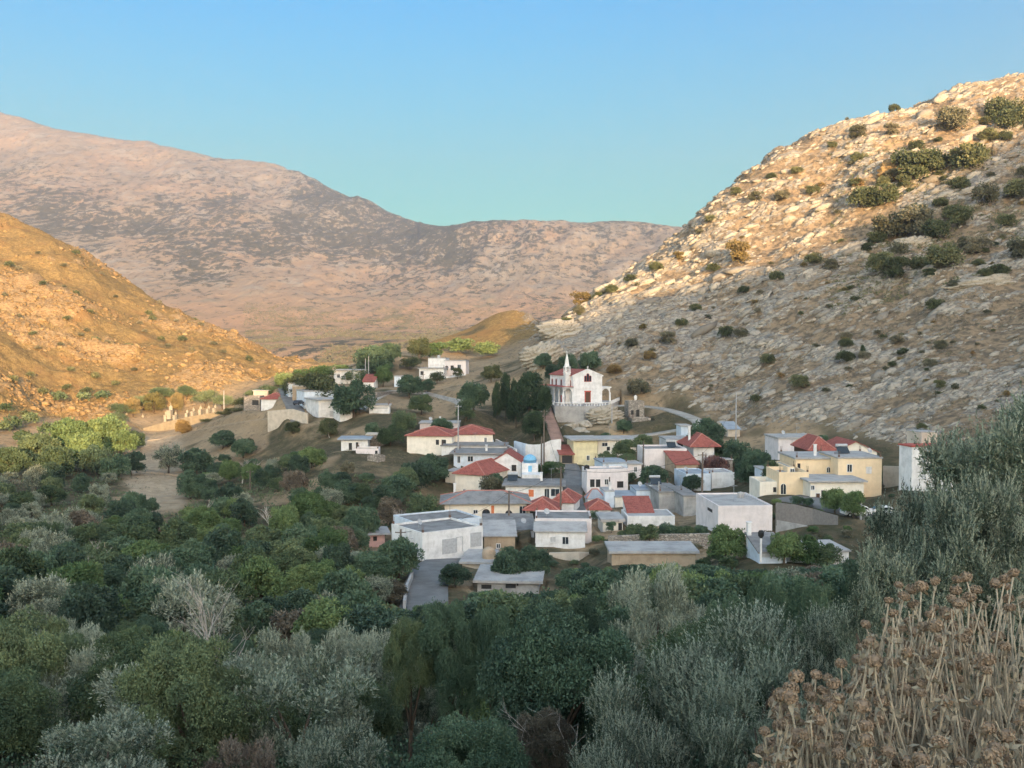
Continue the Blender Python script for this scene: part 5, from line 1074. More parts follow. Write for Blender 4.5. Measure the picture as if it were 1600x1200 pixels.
# trees among the houses
for a in [('broad','oak',1022,720,50,6,'dark tree between the terraced white house and the red lean-to roof',150,215),('broad','oak',1104,648,64,7,'big round dark tree between the blue grey shed and the red pyramid roof',190,260),
  ('broad','oak',1150,683,54,6,'leftmost tree of the green mass right of the red pyramid roof',170,235),('broad','oak',1183,695,56,7,'middle tree of the green mass left of the yellow house',165,225),('broad','mid',1207,715,40,6,'right hand tree of the green mass touching the yellow house',165,215),('broad','oak',1165,715,46,5,'front tree of the green mass above the white flat roofed house',160,215),
  ('broad','mid',1125,688,36,4,'small bush beside the red pyramid roof',190,240),('shrub','rust',1118,706,44,3.2,'purplish bush under the red pyramid roof',190,240),('broad','oak',1082,738,34,3.2,'bush beside the grey stone hut',170,230),
  ('broad','oak',740,592,50,9,'tall loose tree above the white monument',230,345),('broad','mid',728,618,36,7,'lower grey green tree beside the tall loose tree',220,330),('broad','scrub',768,567,34,5,'small tree on the brown field above the conifers',250,385),
  ('broad','oak',585,533,66,10,'large round dark tree at the top of the upper hamlet',300,450),('broad','oak',608,531,40,9,'smaller dark tree attached to the large round one',300,450),('broad','scrub',655,524,38,6,'round dark tree on the skyline of the brown field',300,760),
  ('broad','bright',598,566,32,9,'fresh green tall tree beside the little red roof',280,390),('broad','oak',552,587,74,8,'broad dark tree in front of the upper hamlet',250,350),('broad','scrub',500,573,70,7,'olive green tree at the left end of the upper hamlet',300,430),
  ('broad','scrub',470,580,60,5,None,320,440),('broad','oak',640,580,46,6,'dark tree in front of the tiny pale blue house',300,380),('broad','oak',668,590,26,5,'small dark tree left of the large hillside house',300,400),('shrub','scrub',683,578,26,4,'grey green bush before the large hillside house',330,400),('shrub','scrub',715,571,22,3,'dark bush at the right wing of the hillside house',340,410),
  ('broad','mid',658,611,42,6,'mid green tree in the bend of the concrete lane',230,320),('broad','mid',630,638,50,6,None,220,300),('broad','mid',610,660,44,5,None,200,290),('broad','oak',582,657,26,4,None,200,290),('broad','scrub',512,651,34,5,None,200,290),('broad','scrub',458,655,28,4,None,230,310),('broad','oak',690,648,40,6,'dark tree above the low white house with the grey terrace',240,300),
  ('broad','oak',676,705,56,5.5,None,180,250),('broad','oak',650,716,60,6,None,170,240),('broad','oak',620,735,60,6,None,160,240),('shrub','greyscrub',543,715,26,4,'grey brown bush beside the ruined stone wall',190,240),
  ('broad','oak',380,683,40,5,None,220,320),('broad','oak',347,668,42,6,'round dark tree on the bare slope below the cemetery',220,330),('broad','scrub',385,682,32,4.5,None,220,330),('broad','oak',306,695,56,6,'dark tree at the upper right of the dirt clearing',180,290),('broad','oak',298,730,54,7,'dark tree at the right side of the dirt clearing',160,270),
  ('tuft','olive',262,687,56,4.5,'grey olive at the top of the dirt clearing',200,310),('broad','oak',206,763,44,6,'leftmost dark tree under the dirt clearing',140,240),('broad','oak',190,775,54,6,None,140,230),('broad','oak',232,775,30,4,None,140,230),
  ('broad','mid',990,815,34,2.4,None,130,165),('broad','mid',1015,816,36,2.4,None,130,165),('broad','oak',1042,815,34,2.4,None,130,165),('broad','mid',1070,818,36,2.2,None,130,160),('broad','oak',1094,818,26,2,None,130,160),('broad','bright',1135,812,70,4.5,'light green spreading tree in front of the big windowless building',90,145),
  ('broad','bright',1225,826,60,3,None,100,145),('broad','bright',1260,832,56,3,None,100,145),('broad','mid',1293,845,50,3,None,90,140),('broad','bright',1305,757,44,4.5,'bushy green tree beside the cream annex of the yellow house',140,165),('broad','bright',1335,760,44,4.5,'bushy green tree above the white parked car',140,165),
  ('shrub','oak',1247,772,26,2,None,140,165),('shrub','oak',1262,775,22,1.6,None,140,165),('broad','oak',945,674,20,2,None,220,260),('broad','oak',975,652,26,3.5,'small tree under the rock outcrop of the church',220,275),
  ('broad','mid',975,682,40,3.2,None,200,245),('broad','mid',1005,675,34,3.6,None,210,250),('broad','mid',950,702,36,3,None,190,235),('broad','mid',980,706,34,3,None,190,230),
  ('shrub','scrub',1220,735,20,2,None,190,215),('shrub','oak',955,812,20,2,None,150,180),('shrub','oak',892,800,20,2.4,None,160,180),
  ('column','conifer',790,580,20,14,'narrow dark cypress left of the church',230,300),('column','conifer',776,594,16,12,'thin dark cypress standing farthest left of the church',230,300),('column','conifer',803,590,16,12,'thin dark cypress between the two broader conifers',230,300),('column','conifer',828,578,56,14,'tall dark conifer mass directly left of the church',225,290),('column','conifer',806,605,34,11,'dark conifer between the cypress and the tall mass',220,290),('column','conifer',835,640,40,8,'lower dark conifer above the sagging white wall',220,262),('column','conifer',852,600,26,10,'dark conifer touching the church arcade',240,290),
  ('broad','oak',888,548,34,8,'dark tree behind the church roof',290,340),('broad','oak',920,545,40,7,'dark tree behind the right end of the church',290,345),('broad','oak',848,548,30,6,'dark shrub on the rock spine above the church',280,350),('broad','oak',865,565,30,6,None,285,340),
  ]:
    tree(*a[:6], a[6], *a[7:])
for k_, x, y, w in [('oak', 774, 752, 24), ('greyscrub', 766, 762, 36), ('oak', 798, 766, 18), ('bright', 845, 738, 26), ('bright', 859, 737, 28), ('mid', 873, 738, 26), ('oak', 1285, 690, 22), ('oak', 930, 800, 20), ('mid', 985, 746, 22)]: bush(k_, x, y, w, 'shrub', .9, None, 150)
# sunlit trees by the cemetery and up the valley
for i, (x, y, w, h) in enumerate([(208, 620, 30, 8), (240, 612, 38, 9), (277, 612, 22, 9)]): tree('column', 'cypress', x, y, w, h, 'bronze sunlit cypress standing in the cemetery, ' + LT[i], 330, 430)
for x, y, w, h in [(255, 600, 50, 9), (290, 597, 40, 9), (320, 603, 46, 9), (348, 612, 40, 7), (225, 612, 40, 8), (190, 625, 46, 7), (180, 640, 40, 6)]: tree('pinecrown', 'mid', x, y, w, h, None, 330, 445)
for x, y, w, h, k in [(110, 645, 70, 6, 'bright'), (165, 640, 70, 7, 'bright'), (60, 668, 66, 6, 'mid'), (130, 668, 70, 6, 'bright'), (190, 665, 54, 6, 'bright'), (20, 690, 60, 5, 'mid'), (90, 690, 60, 5, 'mid'), (210, 670, 36, 6, 'mid'), (285, 652, 28, 4, 'ochre'), (150, 690, 54, 5, 'oak'), (205, 700, 46, 5, 'oak'), (180, 705, 50, 6, 'oak')]: tree('broad', k, x, y, w, h, None, 230, 420)
for x, y, w, h, k in [(500, 566, 46, 5, 'bright'), (535, 566, 40, 5, 'bright'), (555, 574, 44, 5, 'mid'), (475, 572, 40, 4, 'bright'), (445, 578, 40, 4, 'bright'), (455, 595, 40, 4, 'mid'), (420, 598, 36, 4, 'mid'), (680, 530, 50, 4, 'bright'), (720, 522, 50, 4, 'bright'), (760, 528, 50, 3.5, 'bright'), (400, 604, 40, 4, 'mid'), (380, 618, 36, 4, 'scrub'), (640, 555, 40, 4, 'scrub'), (365, 640, 34, 3, 'scrub'), (350, 650, 30, 3, 'scrub'), (322, 657, 26, 2.5, 'scrub')]: tree('shrub', k, x, y, w, h, None, 330, 640, False)

# ------------------------------------------------------------------ the forest below the village, kept under what shows above it
CEIL = np.array([(-200, 690), (0, 690), (180, 705), (196, 790), (285, 795), (300, 740), (330, 705), (420, 700), (470, 672), (520, 728), (606, 738), (612, 722), (690, 740), (694, 785), (696, 828), (574, 832), (640, 884)], float)
def ceil_y(px, d):
    X = [-200, 0, 180, 198, 282, 300, 330, 420, 470, 518, 522, 604, 610, 690, 694]; Y = [690, 690, 705, 790, 790, 745, 705, 715, 690, 695, 734, 738, 722, 728, 782]
    if d < 158: X, Y = X[:-4] + [570, 574, 622, 640, 644, 702, 706, 738, 742, 858, 862, 928, 934, 954, 958, 1090, 1094, 1160, 1166, 1232, 1240, 1335, 1345, 1700], Y[:-4] + [760, 856, 858, 884, 946, 946, 905, 905, 922, 922, 888, 886, 868, 868, 880, 880, 870, 870, 888, 886, 884, 870, 845, 845]
    else: X, Y = X + [698, 1700], Y + [830, 830]
    return np.interp(px, X, Y)
FOREST = [(-80, 700), (60, 700), (185, 715), (196, 800), (285, 805), (330, 715), (420, 735), (480, 715), (525, 745), (605, 750), (690, 760), (692, 825), (570, 850), (575, 875), (636, 900), (640, 965), (742, 945), (860, 930), (935, 895), (1095, 905), (1165, 905), (1240, 900), (1340, 880), (1660, 900), (1660, 1230), (-80, 1230)]
def inside(poly, x, y):
    c = False; j = len(poly) - 1
    for i in range(len(poly)):
        (xi, yi), (xj, yj) = poly[i], poly[j]
        if (yi > y) != (yj > y) and x < (xj - xi) * (y - yi) / (yj - yi) + xi: c = not c
        j = i
    return c
fr_ = random.Random(5); n_f = 0
for _ in range(12000):
    px, py = fr_.uniform(-80, 1660), fr_.uniform(690, 1225)
    if not inside(FOREST, px, py): continue
    q = hit(px, py)
    if q is None or q[1] < 16 or q[1] > 330: continue
    near = q[1] < 75; r = fr_.uniform(.9, 1.7) if near else fr_.uniform(1.8, 3.3); 
    if any((t['p'][0] - q[0]) ** 2 + (t['p'][1] - q[1]) ** 2 < (.52 * (t['r'] + r)) ** 2 for t in TREES): continue
    h = r * fr_.uniform(1.5, 2.3); rp = r * 1600 / q[1]
    cy = max(ceil_y(px + o * rp, q[1]) for o in (-1, -.5, 0, .5, 1)); top = proj(q[0], q[1], q[2] + h)[1]
    if top < cy: h = q[1] * (540 - cy) / 1600 - q[2]
    if h < 1.5: continue
    r = min(r, h * .9)
    # paler olives on the far left and in the foreground hollow, greener trees below the houses
    k = vnoise(q[0] / 22, q[1] / 22, 0, 8); ol = .38 if (px < 190 and py < 860) else .2 if (py > 1000 and px < 700) else .1
    u = fr_.random()
    leaf = 'olive' if u < ol else 'bright' if u < ol + .12 + .2 * (k > .6) else 'mid' if u < ol + .4 else 'dry' if u > .955 else 'oak'
    if q[1] < 58 and px < 720 and leaf in ('oak', 'bright'): leaf = fr_.choice(['olive', 'shoot', 'mid', 'mid'])
    form = ('fine' if near else 'tuft') if leaf in ('olive', 'shoot') else ('finebroad' if near else 'broad')
    plant(form, leaf, q, h, r); n_f += 1
    if n_f > 600: break
print('FOREST', n_f)

gv = random.Random(31); n_g = 0
for _ in range(1500):
    px, py = gv.uniform(690, 1420), gv.uniform(700, 905); q = hit(px, py)
    if q is None or q[1] < 112 or q[1] > 262: continue
    if not free(np.array([px]), np.array([q[1]]), np.array([q[0]]))[0]: continue
    r_ = gv.uniform(.6, 1.3)
    if any((t['p'][0] - q[0]) ** 2 + (t['p'][1] - q[1]) ** 2 < (.8 * (t['r'] + r_)) ** 2 for t in TREES): continue
    plant('shrub', gv.choice(['oak', 'mid', 'mid', 'bright', 'greyscrub', 'dry']), q, r_ * gv.uniform(1.0, 1.5), r_, None, False); n_g += 1
    if n_g >= 95: break
print('GARDEN', n_g)
# ------------------------------------------------------------------ bushes on the two hillsides
RB = [(1560,172,46,'scrub'),(1590,185,50,'scrub'),(1575,205,40,'scrub'),(1430,221,28,'scrub'),(1420,262,60,'scrub'),(1456,256,50,'scrub'),(1512,260,56,'scrub'),(1497,290,36,'scrub'),(1350,313,44,'scrub'),(1380,310,44,'scrub'),(1270,281,23,'scrub'),(1390,350,52,'greyscrub'),(1430,343,60,'greyscrub'),(1464,350,40,'scrub'),(1573,350,32,'scrub'),(1500,330,42,'scrub'),(1540,310,40,'greyscrub'),(1590,300,40,'scrub'),(1375,425,44,'scrub'),(1402,428,44,'scrub'),(1440,415,36,'scrub'),(1475,415,50,'scrub'),(1271,413,27,'scrub'),(1298,415,28,'greyscrub'),(1213,445,24,'scrub'),(1162,453,18,'scrub'),(1087,493,20,'scrub'),(1133,533,27,'scrub'),(1158,531,22,'greyscrub'),(1461,473,28,'scrub'),(1322,520,20,'greyscrub'),(1322,548,22,'scrub'),(1397,178,18,'scrub'),(1334,208,14,'scrub'),(1392,208,26,'greyscrub'),(1222,303,24,'greyscrub'),(1152,400,44,'ochre'),(1114,417,20,'scrub'),(1205,270,16,'scrub'),(1490,192,50,'greyscrub'),(1200,563,26,'scrub'),(1250,598,32,'scrub'),(997,606,38,'greyscrub'),(1180,626,18,'scrub'),(987,545,22,'greyscrub'),(1043,533,30,'greyscrub'),(1065,515,20,'scrub'),(838,565,26,'oak'),(1320,569,27,'scrub'),(1468,543,26,'greyscrub'),(1453,576,22,'greyscrub'),(1468,603,20,'scrub'),(1440,668,20,'scrub'),(1350,566,20,'greyscrub'),(1408,555,13,'scrub'),(1394,575,14,'scrub'),(1490,450,20,'greyscrub'),(1402,530,22,'greyscrub'),(910,466,36,'ochre'),(1060,405,20,'ochre'),(1590,400,40,'greyscrub'),(1560,430,30,'scrub'),(1530,380,36,'greyscrub'),(1370,370,30,'scrub'),(1180,318,24,'greyscrub'),(1110,352,18,'scrub'),(1150,300,18,'scrub'),(955,450,22,'scrub'),(985,438,20,'scrub'),(935,458,20,'scrub'),(1025,425,22,'scrub'),(1245,258,18,'scrub'),(1300,232,16,'scrub'),(1340,290,20,'ochre'),(1105,505,16,'greyscrub'),(870,510,24,'scrub'),(885,500,22,'scrub'),(860,525,26,'greyscrub'),(905,505,22,'greyscrub'),(1015,560,22,'ochre'),(960,575,24,'ochre')]
for x, y, w, k in RB: bush(k, x, y, w * 1.15, 'shrub', .7 if w < 40 else .82, None, 150)
tree('column', 'conifer', 1348, 538, 9, 5, 'tiny lone cypress on the rocky slope', 200, 330)
LB = [(17,425,14),(31,427,10),(119,404,12),(100,423,10),(101,462,9),(119,467,12),(68,465,12),(142,497,11),(136,510,9),(150,521,14),(231,497,12),(238,507,12),(217,509,9),(225,519,9),(306,504,11),(315,521,10),(287,531,14),(252,530,12),(334,545,10),(168,542,10),(200,549,12),(52,540,11),(58,558,10),(105,497,12),(126,514,9),(390,567,14),(150,590,14),(135,625,16),(46,595,12),(20,610,16),(180,600,12),(210,575,10),(262,548,10),(300,556,10),(350,560,10),(95,560,10),(30,500,9),(70,520,9),(180,470,8),(160,440,8),(250,480,8),(275,510,8),(60,400,8),(8,470,9),(110,590,12),(70,635,18),(40,650,18),(105,615,14)]
LB += [(x, y, w) for x, y, w in ((20,662,30),(50,655,26),(95,645,24),(70,672,30),(10,640,22),(130,640,22),(35,685,30),(5,668,26),(110,665,26),(160,630,22))]
for x, y, w in LB: bush('mid' if w > 20 else 'scrub' if w > 10 else 'greyscrub', x, y, w * 1.25, 'tiny', .65, None, 200)
br = random.Random(21); n_b = 0; n_u = 0
while n_u < 46:
    x, y = br.uniform(1330, 1610), br.uniform(170, 440)
    if y < 620 - .30 * x + br.uniform(-20, 20): continue
    n_u += 1; bush(br.choice(['scrub', 'scrub', 'greyscrub']), x, y, br.uniform(14, 34), 'shrub', br.uniform(.6, .85), None, 150)
while n_b < 90:
    x, y = br.uniform(870, 1600), br.uniform(150, 660); q = hit(x, y, 0, 150)
    if q is None or q[1] > 520: continue
    hl, _ = region(np.array([q[0]]), np.array([q[1]]))
    if hl[0] < .8: continue
    bush(br.choice(['scrub', 'greyscrub', 'greyscrub', 'ochre']), x, y, br.uniform(8, 17), 'tiny', br.uniform(.5, .75), None, 150); n_b += 1

# scrub too small to tell apart: under the trees, on the slopes, far down the valley
def clumps(name, pts, rad, mat, seed, n=16, L=.55, Wd=.4):
    r = np.random.default_rng(seed); k = len(pts); d = sphere_dirs(r, k * n).reshape(k, n, 3); d[..., 2] = np.abs(d[..., 2])
    p = pts[:, None] + d * (rad[:, None] * r.uniform(.4, 1, (k, n)))[..., None]; t = unit(d + r.normal(size=d.shape) * .6 + np.array([0, 0, .3])); nn = unit(d + r.normal(size=d.shape) * .4)
    s = np.repeat(rad, n); V, F = leaf_quads(p.reshape(-1, 3), t.reshape(-1, 3), nn.reshape(-1, 3), s * L * r.uniform(.6, 1.3, k * n), s * Wd * r.uniform(.7, 1.2, k * n))
    return obj(name, mesh_np(name, V, F, mat), kind='stuff')
r = np.random.default_rng(3)
def scatter(n, plo, phi, dlo, dhi, keep):
    px = r.uniform(plo, phi, n); d = np.exp(r.uniform(log(dlo), log(dhi), n)); x = (px - 800) / 1600 * d; z, rk, lr, hl, lf = HT(x, d, True); k = keep(px, d, x, z, rk, hl, lf)
    return np.stack([x, d, z], 1)[k]
def f_under(px, d, x, z, rk, hl, lf):
    py = proj(x, d, z)[1]; ok = np.array([inside(FOREST, a, b) for a, b in zip(px, py)]) & free(px, d, x); return ok & (hl < .2) & (lf < .2)
pts = scatter(9000, -60, 1660, 70, 330, f_under); clumps('undergrowth', pts, r.uniform(.5, 1.2, len(pts)), LM['mid'], 5, 20, .4, .28)
pts = scatter(2600, -60, 1700, 12, 72, f_under); clumps('undergrowth', pts, r.uniform(.35, .8, len(pts)), LM['oak'], 15, 130, .13, .08)
pts = scatter(1100, -60, 1700, 12, 60, f_under); clumps('undergrowth', pts, r.uniform(.3, .6, len(pts)), LM['dry'], 16, 90, .14, .03)
def f_slope(px, d, x, z, rk, hl, lf): return (hl > .6) & (rk < .7) & (fbm(x / 12, d / 12, 0, 3, 301) > .45)
pts = scatter(9000, 860, 1700, 190, 520, f_slope); clumps('hillside_scrub', pts, r.uniform(.25, .8, len(pts)), LM['dry'], 36, 10)
pts = scatter(9000, 860, 1700, 190, 520, f_slope); clumps('hillside_scrub', pts, r.uniform(.25, .7, len(pts)), LM['greyscrub'], 6, 10)
def f_left(px, d, x, z, rk, hl, lf): return lf > .5
pts = scatter(12000, 1290, 1720, 230, 520, lambda px, d, x, z, rk, hl, lf: (hl > .6) & (np.abs(proj(x, d, z)[1] - (760 - .30 * px)) < 130) & (fbm(x / 10, d / 10, 0, 3, 351) > .47)); clumps('hillside_scrub', pts, r.uniform(.35, 1.0, len(pts)), LM['scrub'], 26, 12)
pts = scatter(5200, -20, 470, 330, 690, f_left); clumps('hillside_scrub', pts, r.uniform(.3, .8, len(pts)), LM['ochre'], 7, 9)
def f_field(px, d, x, z, rk, hl, lf): return (hl < .5) & (lf < .5) & (fbm(x / 14, d / 14, 0, 3, 305) > .5) & free(px, d, x)
pts = scatter(4200, 180, 950, 230, 620, f_field); clumps('field_scrub', pts, r.uniform(.2, .6, len(pts)), LM['greyscrub'], 8, 9)
pts = scatter(26000, 180, 1500, 200, 600, lambda px, d, x, z, rk, hl, lf: (lf < .6) & (rk < .6) & (fbm(x / 18, d / 18, 0, 3, 331) + r.uniform(-.1, .1, len(x)) > .5) & free(px, d, x)); clumps('dry_grass', pts, r.uniform(.15, .45, len(pts)), LM['straw'], 18, 8, .9, .12)
n = 16000; px = r.uniform(380, 900, n); d = np.exp(r.uniform(log(960), log(2600), n)); x = (px - 800) / 1600 * d
ip = np.clip(np.searchsorted(ds2, d), 0, len(ds2) - 1); iu = np.clip(np.searchsorted(us2, x / d), 0, len(us2) - 1); z = fz[ip, iu]; k = fbm(x / 90, d / 160, 0, 3, 311) > .45
pts = np.stack([FX[ip, iu], FY[ip, iu], z], 1)[k]; clumps('valley_scrub', pts, r.uniform(1.2, 3.4, len(pts)), LM['greyscrub'], 9, 12)
# ------------------------------------------------------------------ loose stone on the slopes
_t = (1 + 5 ** .5) / 2
ICO_V = unit(np.array([(-1, _t, 0), (1, _t, 0), (-1, -_t, 0), (1, -_t, 0), (0, -1, _t), (0, 1, _t), (0, -1, -_t), (0, 1, -_t), (_t, 0, -1), (_t, 0, 1), (-_t, 0, -1), (-_t, 0, 1)], float))
ICO_F = np.array([(0, 11, 5), (0, 5, 1), (0, 1, 7), (0, 7, 10), (0, 10, 11), (1, 5, 9), (5, 11, 4), (11, 10, 2), (10, 7, 6), (7, 1, 8), (3, 9, 4), (3, 4, 2), (3, 2, 6), (3, 6, 8), (3, 8, 9), (4, 9, 5), (2, 4, 11), (6, 2, 10), (8, 6, 7), (9, 8, 1)])
def rockmat(name, c1, c2, c3):
    t = NT(name, .95, .1); ge = t.node('NewGeometry'); co = t.coord(); k = t.mix(ge.outputs['Random Per Island'], c1, c2); k = t.mix(t.ramp(t.noise(co, 1.1, 5, .7), .48, .7), k, c3); t.color(k); t.bump(t.noise(co, 3, 4, .7), .12); return t.m
RK = rockmat('grey_limestone', (0.175, 0.16, 0.14), (0.38, 0.345, 0.29), (0.165, 0.135, 0.10)); RO = rockmat('ochre_limestone', (0.14, 0.092, 0.045), (0.28, 0.195, 0.10), (0.11, 0.075, 0.04))
def rocks(name, pts, size, mat, axis, seed, lng=1.0, jit=.22):
    r = np.random.default_rng(seed); n = len(pts)
    a = unit(np.array(axis) + r.normal(size=(n, 3)) * jit); b = unit(np.cross(a, r.normal(size=(n, 3)) * .5 + np.array([0.3, -.5, .8]))); c = np.cross(a, b)
    v = ICO_V[None] * r.uniform(.72, 1.25, (n, 12, 1)); sc = size[:, None] * np.stack([r.uniform(.9, 1.9, n) * lng, r.uniform(.6, 1.1, n), r.uniform(.38, .7, n)], 1)
    v = np.sign(v) * np.abs(v) ** .8 * sc[:, None]; P = pts[:, None] + v[..., :1] * a[:, None] + v[..., 1:2] * b[:, None] + v[..., 2:] * c[:, None]
    F = (np.arange(n)[:, None, None] * 12 + ICO_F[None]).reshape(-1, 3); return obj(name, mesh_np(name, P.reshape(-1, 3), F, mat), kind='stuff')
r = np.random.default_rng(12)
def f_rock(px, d, x, z, rk, hl, lf): s_ = strata(x, d, z)[0] + r.uniform(-.05, .05, len(x)); return (hl > .25) & (((rk > .45) & (s_ > .47)) | (r.uniform(size=len(x)) < .07)) & (r.uniform(size=len(x)) < np.clip((d - 170) / 60, .3, 1)) & free(px, d, x)
pts = scatter(80000, 840, 1720, 186, 520, f_rock); rocks('scree', pts + np.array([0, 0, -.05]), np.clip(np.exp(r.normal(-.98, .55, len(pts))), .13, 1.9) * np.clip(pts[:, 1] / 300, .7, 1.3), RK, (.9, .1, .40), 1, 1.45, .14)
def f_rockl(px, d, x, z, rk, hl, lf): return (lf > .4) & (fbm(x / 34, d / 34, z / 20, 4, 77) + r.uniform(-.12, .12, len(x)) > .55)
pts = scatter(17000, -40, 470, 330, 690, f_rockl); rocks('scree', pts, np.clip(np.exp(r.normal(-.55, .5, len(pts))), .25, 1.9), RO, (.8, -.2, -.2), 2)
def boulder(name, p, s, seed, mat, label, cat='boulder', group=None, strata=0.0, tilt=0.0, sub=5):
    import bmesh
    bm = bmesh.new(); bmesh.ops.create_icosphere(bm, subdivisions=sub, radius=1); V = np.array([v.co for v in bm.verts]); F = [[v.index for v in f.verts] for f in bm.faces]; bm.free()
    rg_ = np.random.default_rng(seed); pl = unit(np.concatenate([sphere_dirs(rg_, 16), sphere_dirs(rg_, 8) * .35 + np.array([-.35, -.2, .9])])); hh_ = rg_.uniform(.72, 1.0, len(pl)); rad = np.min(np.where(V @ pl.T > .12, hh_ / np.maximum(V @ pl.T, .12), 9), 1)      # a lump cut by cleavage planes
    n = (fbm(V[:, 0] * 2.5 + seed, V[:, 1] * 2.5, V[:, 2] * 2.5, 4, seed) - .5) * .35; q = V[:, 2] * 5.5 - V[:, 0] * 2.6 + fbm(V[:, 0] * 2, V[:, 1] * 2, V[:, 2] * 2, 3, seed + 3) * 2
    V = V * (np.minimum(rad, 1.25) + n + strata * (np.floor(q * 1.5) % 2 - .5) * .5)[:, None] * np.array(s); me = mesh_np(name, V, F, mat)
    o = obj(name, me, None, p, label=label, category=cat)
    if group: o['group'] = group
    return o
boulder('rock_outcrop', at(946, 652, 268), (5.6, 3.4, 3.6), 3, RK, 'big slanting grey rock outcrop beside the church platform', 'rock', None, .28)
BL = [LT[sorted([878, 892, 906, 888, 912, 920, 898, 930]).index(x_)] for x_ in [878, 892, 906, 888, 912, 920, 898, 930]]; BM = [LT[sorted([44, 58, 76, 88, 34, 20, 48, 108]).index(x_)] for x_ in [44, 58, 76, 88, 34, 20, 48, 108]]
for i, (x, y, d, s) in enumerate([(878, 676, 262, 1.5), (892, 668, 263, 1.7), (906, 676, 260, 1.9), (888, 684, 257, 1.3), (912, 664, 264, 1.8), (920, 680, 258, 1.6), (898, 690, 255, 1.2), (930, 686, 256, 1.3)]):
    boulder('boulder', at(x, y, d), (s * 1.3, s, s * .8), 20 + i, RK, 'rough grey boulder in the stony bank under the church platform, ' + BL[i], group='boulders of the bank under the church', sub=4)
for i, (px, y, d, s) in enumerate([(44, 1094, 38, .5), (58, 1078, 40, .55), (76, 1082, 40, .4), (88, 1072, 41, .45), (34, 1112, 36, .45), (20, 1190, 21, .35), (48, 1184, 21, .3), (108, 1074, 42, .35)]):
    q = at(px, y, d); z = float(HT(np.array([q[0]]), np.array([q[1]]))[0]); boulder('boulder', (q[0], q[1], max(q[2], z)), (s * 1.5, s, s * .8), 40 + i, RK, 'pale weathered boulder among the bushes at the lower left corner, ' + BM[i], group='pale boulders at the lower left corner', sub=4)
boulder('rock_slab', at(1240, 690, 232), (7, 3, 2.2), 61, RK, 'pale bare rock slab at the foot of the slope behind the grey flat roofed house', 'rock', None, .3)
boulder('rock_outcrop', at(1560, 452, 300), (15, 6, 5), 62, RK, 'broad bedded rock outcrop high on the right of the shaded slope', 'rock', None, .35)
boulder('rock_outcrop', at(1430, 388, 352), (8, 5, 5), 63, RK, 'knobbly grey rock knoll under the band of bushes on the right hill', 'rock', None, .25)
boulder('rock_outcrop', at(878, 520, 352), (8, 5, 5), 64, RK, 'pale rock rib on the spine above the church', 'rock', None, .3)
boulder('rock_outcrop', at(845, 560, 330), (7, 5, 6), 65, RK, 'steep pale rock face left of the church roof', 'rock', None, .3)
boulder('rock_outcrop', at(1405, 268, 405), (7, 5, 7), 66, RO, 'sunlit yellow crag beside the large bushes of the upper slope', 'rock', None, .3)
boulder('rock_outcrop', at(1115, 385, 418), (9, 4, 4), 67, RO, 'tilted rock slab on the left skyline of the right hill', 'rock', None, .35)

# ------------------------------------------------------------------ bare dead trees
def dead_tree(px, ytop, h, label, dmin, dmax, seed, spread=.55, mat='deadwood', lean=0.0, thin=1.25):
    ytop -= 12; q = hit(px, ytop, h, dmin, dmax)
    if q is None: print('NOHIT dead', px, ytop); return
    r = random.Random(seed); m = MB()
    def grow(p, d, L, rad, lv):
        pts = [p]; dd = d
        for i in range(3):
            dd = unit(dd + np.array([r.gauss(0, .16), r.gauss(0, .16), r.gauss(.03, .1)])); pts.append(pts[-1] + dd * L / 3)
        m.tube(pts, [rad, rad * .85, rad * .7, rad * .5], 5 if lv else 7, False)
        if lv < 4:
            for k in range(r.choice((2, 3, 3)) if lv else 4):
                a = r.uniform(0, 6.28); nd = unit(dd + np.array([cos(a), sin(a), r.uniform(-.1, .5)]) * spread * r.uniform(.7, 1.3)); s = r.choice((1, 2, 3)); grow(pts[s] if lv else pts[min(s + 1, 3)], nd, L * r.uniform(.55, .8), rad * .52, lv + 1)
    grow(np.array([0, 0, -.5]), unit(np.array([lean, 0, 1])), h * .48, h * .022 * thin, 0)
    e = obj('dead_tree', None, loc=q, label=label, category='dead tree'); m.build('branches', M[mat], e)
dead_tree(322, 935, 5.6, 'pale bare snag with two long limbs rising above the silvery olives', 28, 46, 1, .38, thin=.6)
dead_tree(400, 1045, 3.6, 'leaning bleached dead branch right of the tall snag', 24, 60, 2, .5, 'deadwood', 1.2)
dead_tree(378, 722, 7, 'white dead tree at the forest edge below the cemetery slope', 140, 300, 3, .7)
dead_tree(316, 795, 5, 'grey bare tree under the dirt clearing', 110, 230, 4, .7)
dead_tree(303, 822, 4, 'whitest dead bush beside the reddish one', 100, 200, 5, .7)
dead_tree(420, 800, 5, 'thin dead tree in the middle of the forest', 100, 220, 6, .6)
dead_tree(155, 862, 4.5, 'slim bare tree in the far left forest', 90, 190, 7, .5)
dead_tree(125, 880, 4.5, 'bare grey twigs left of the slim bare tree', 90, 190, 8, .5)
dead_tree(125, 830, 4, 'small dead tree at the upper left of the forest', 100, 220, 9, .6)
dead_tree(275, 845, 3.6, 'crooked bleached trunk in front of the reddish dead bush', 90, 190, 10, .5)
dead_tree(885, 1085, 2.0, 'pale twisted dead bush at the lower middle edge', 16, 40, 11, .8, thin=.6)
dead_tree(515, 668, 4.5, 'grey leafless tree above the half ruined white house', 190, 320, 12, .8)
dead_tree(630, 800, 5, 'pale dead trunk left of the long cream house', 110, 190, 13, .5)
tree('broad', 'rust', 262, 815, 46, 4.5, 'dark reddish dead leaved tree in the left forest', 100, 220)

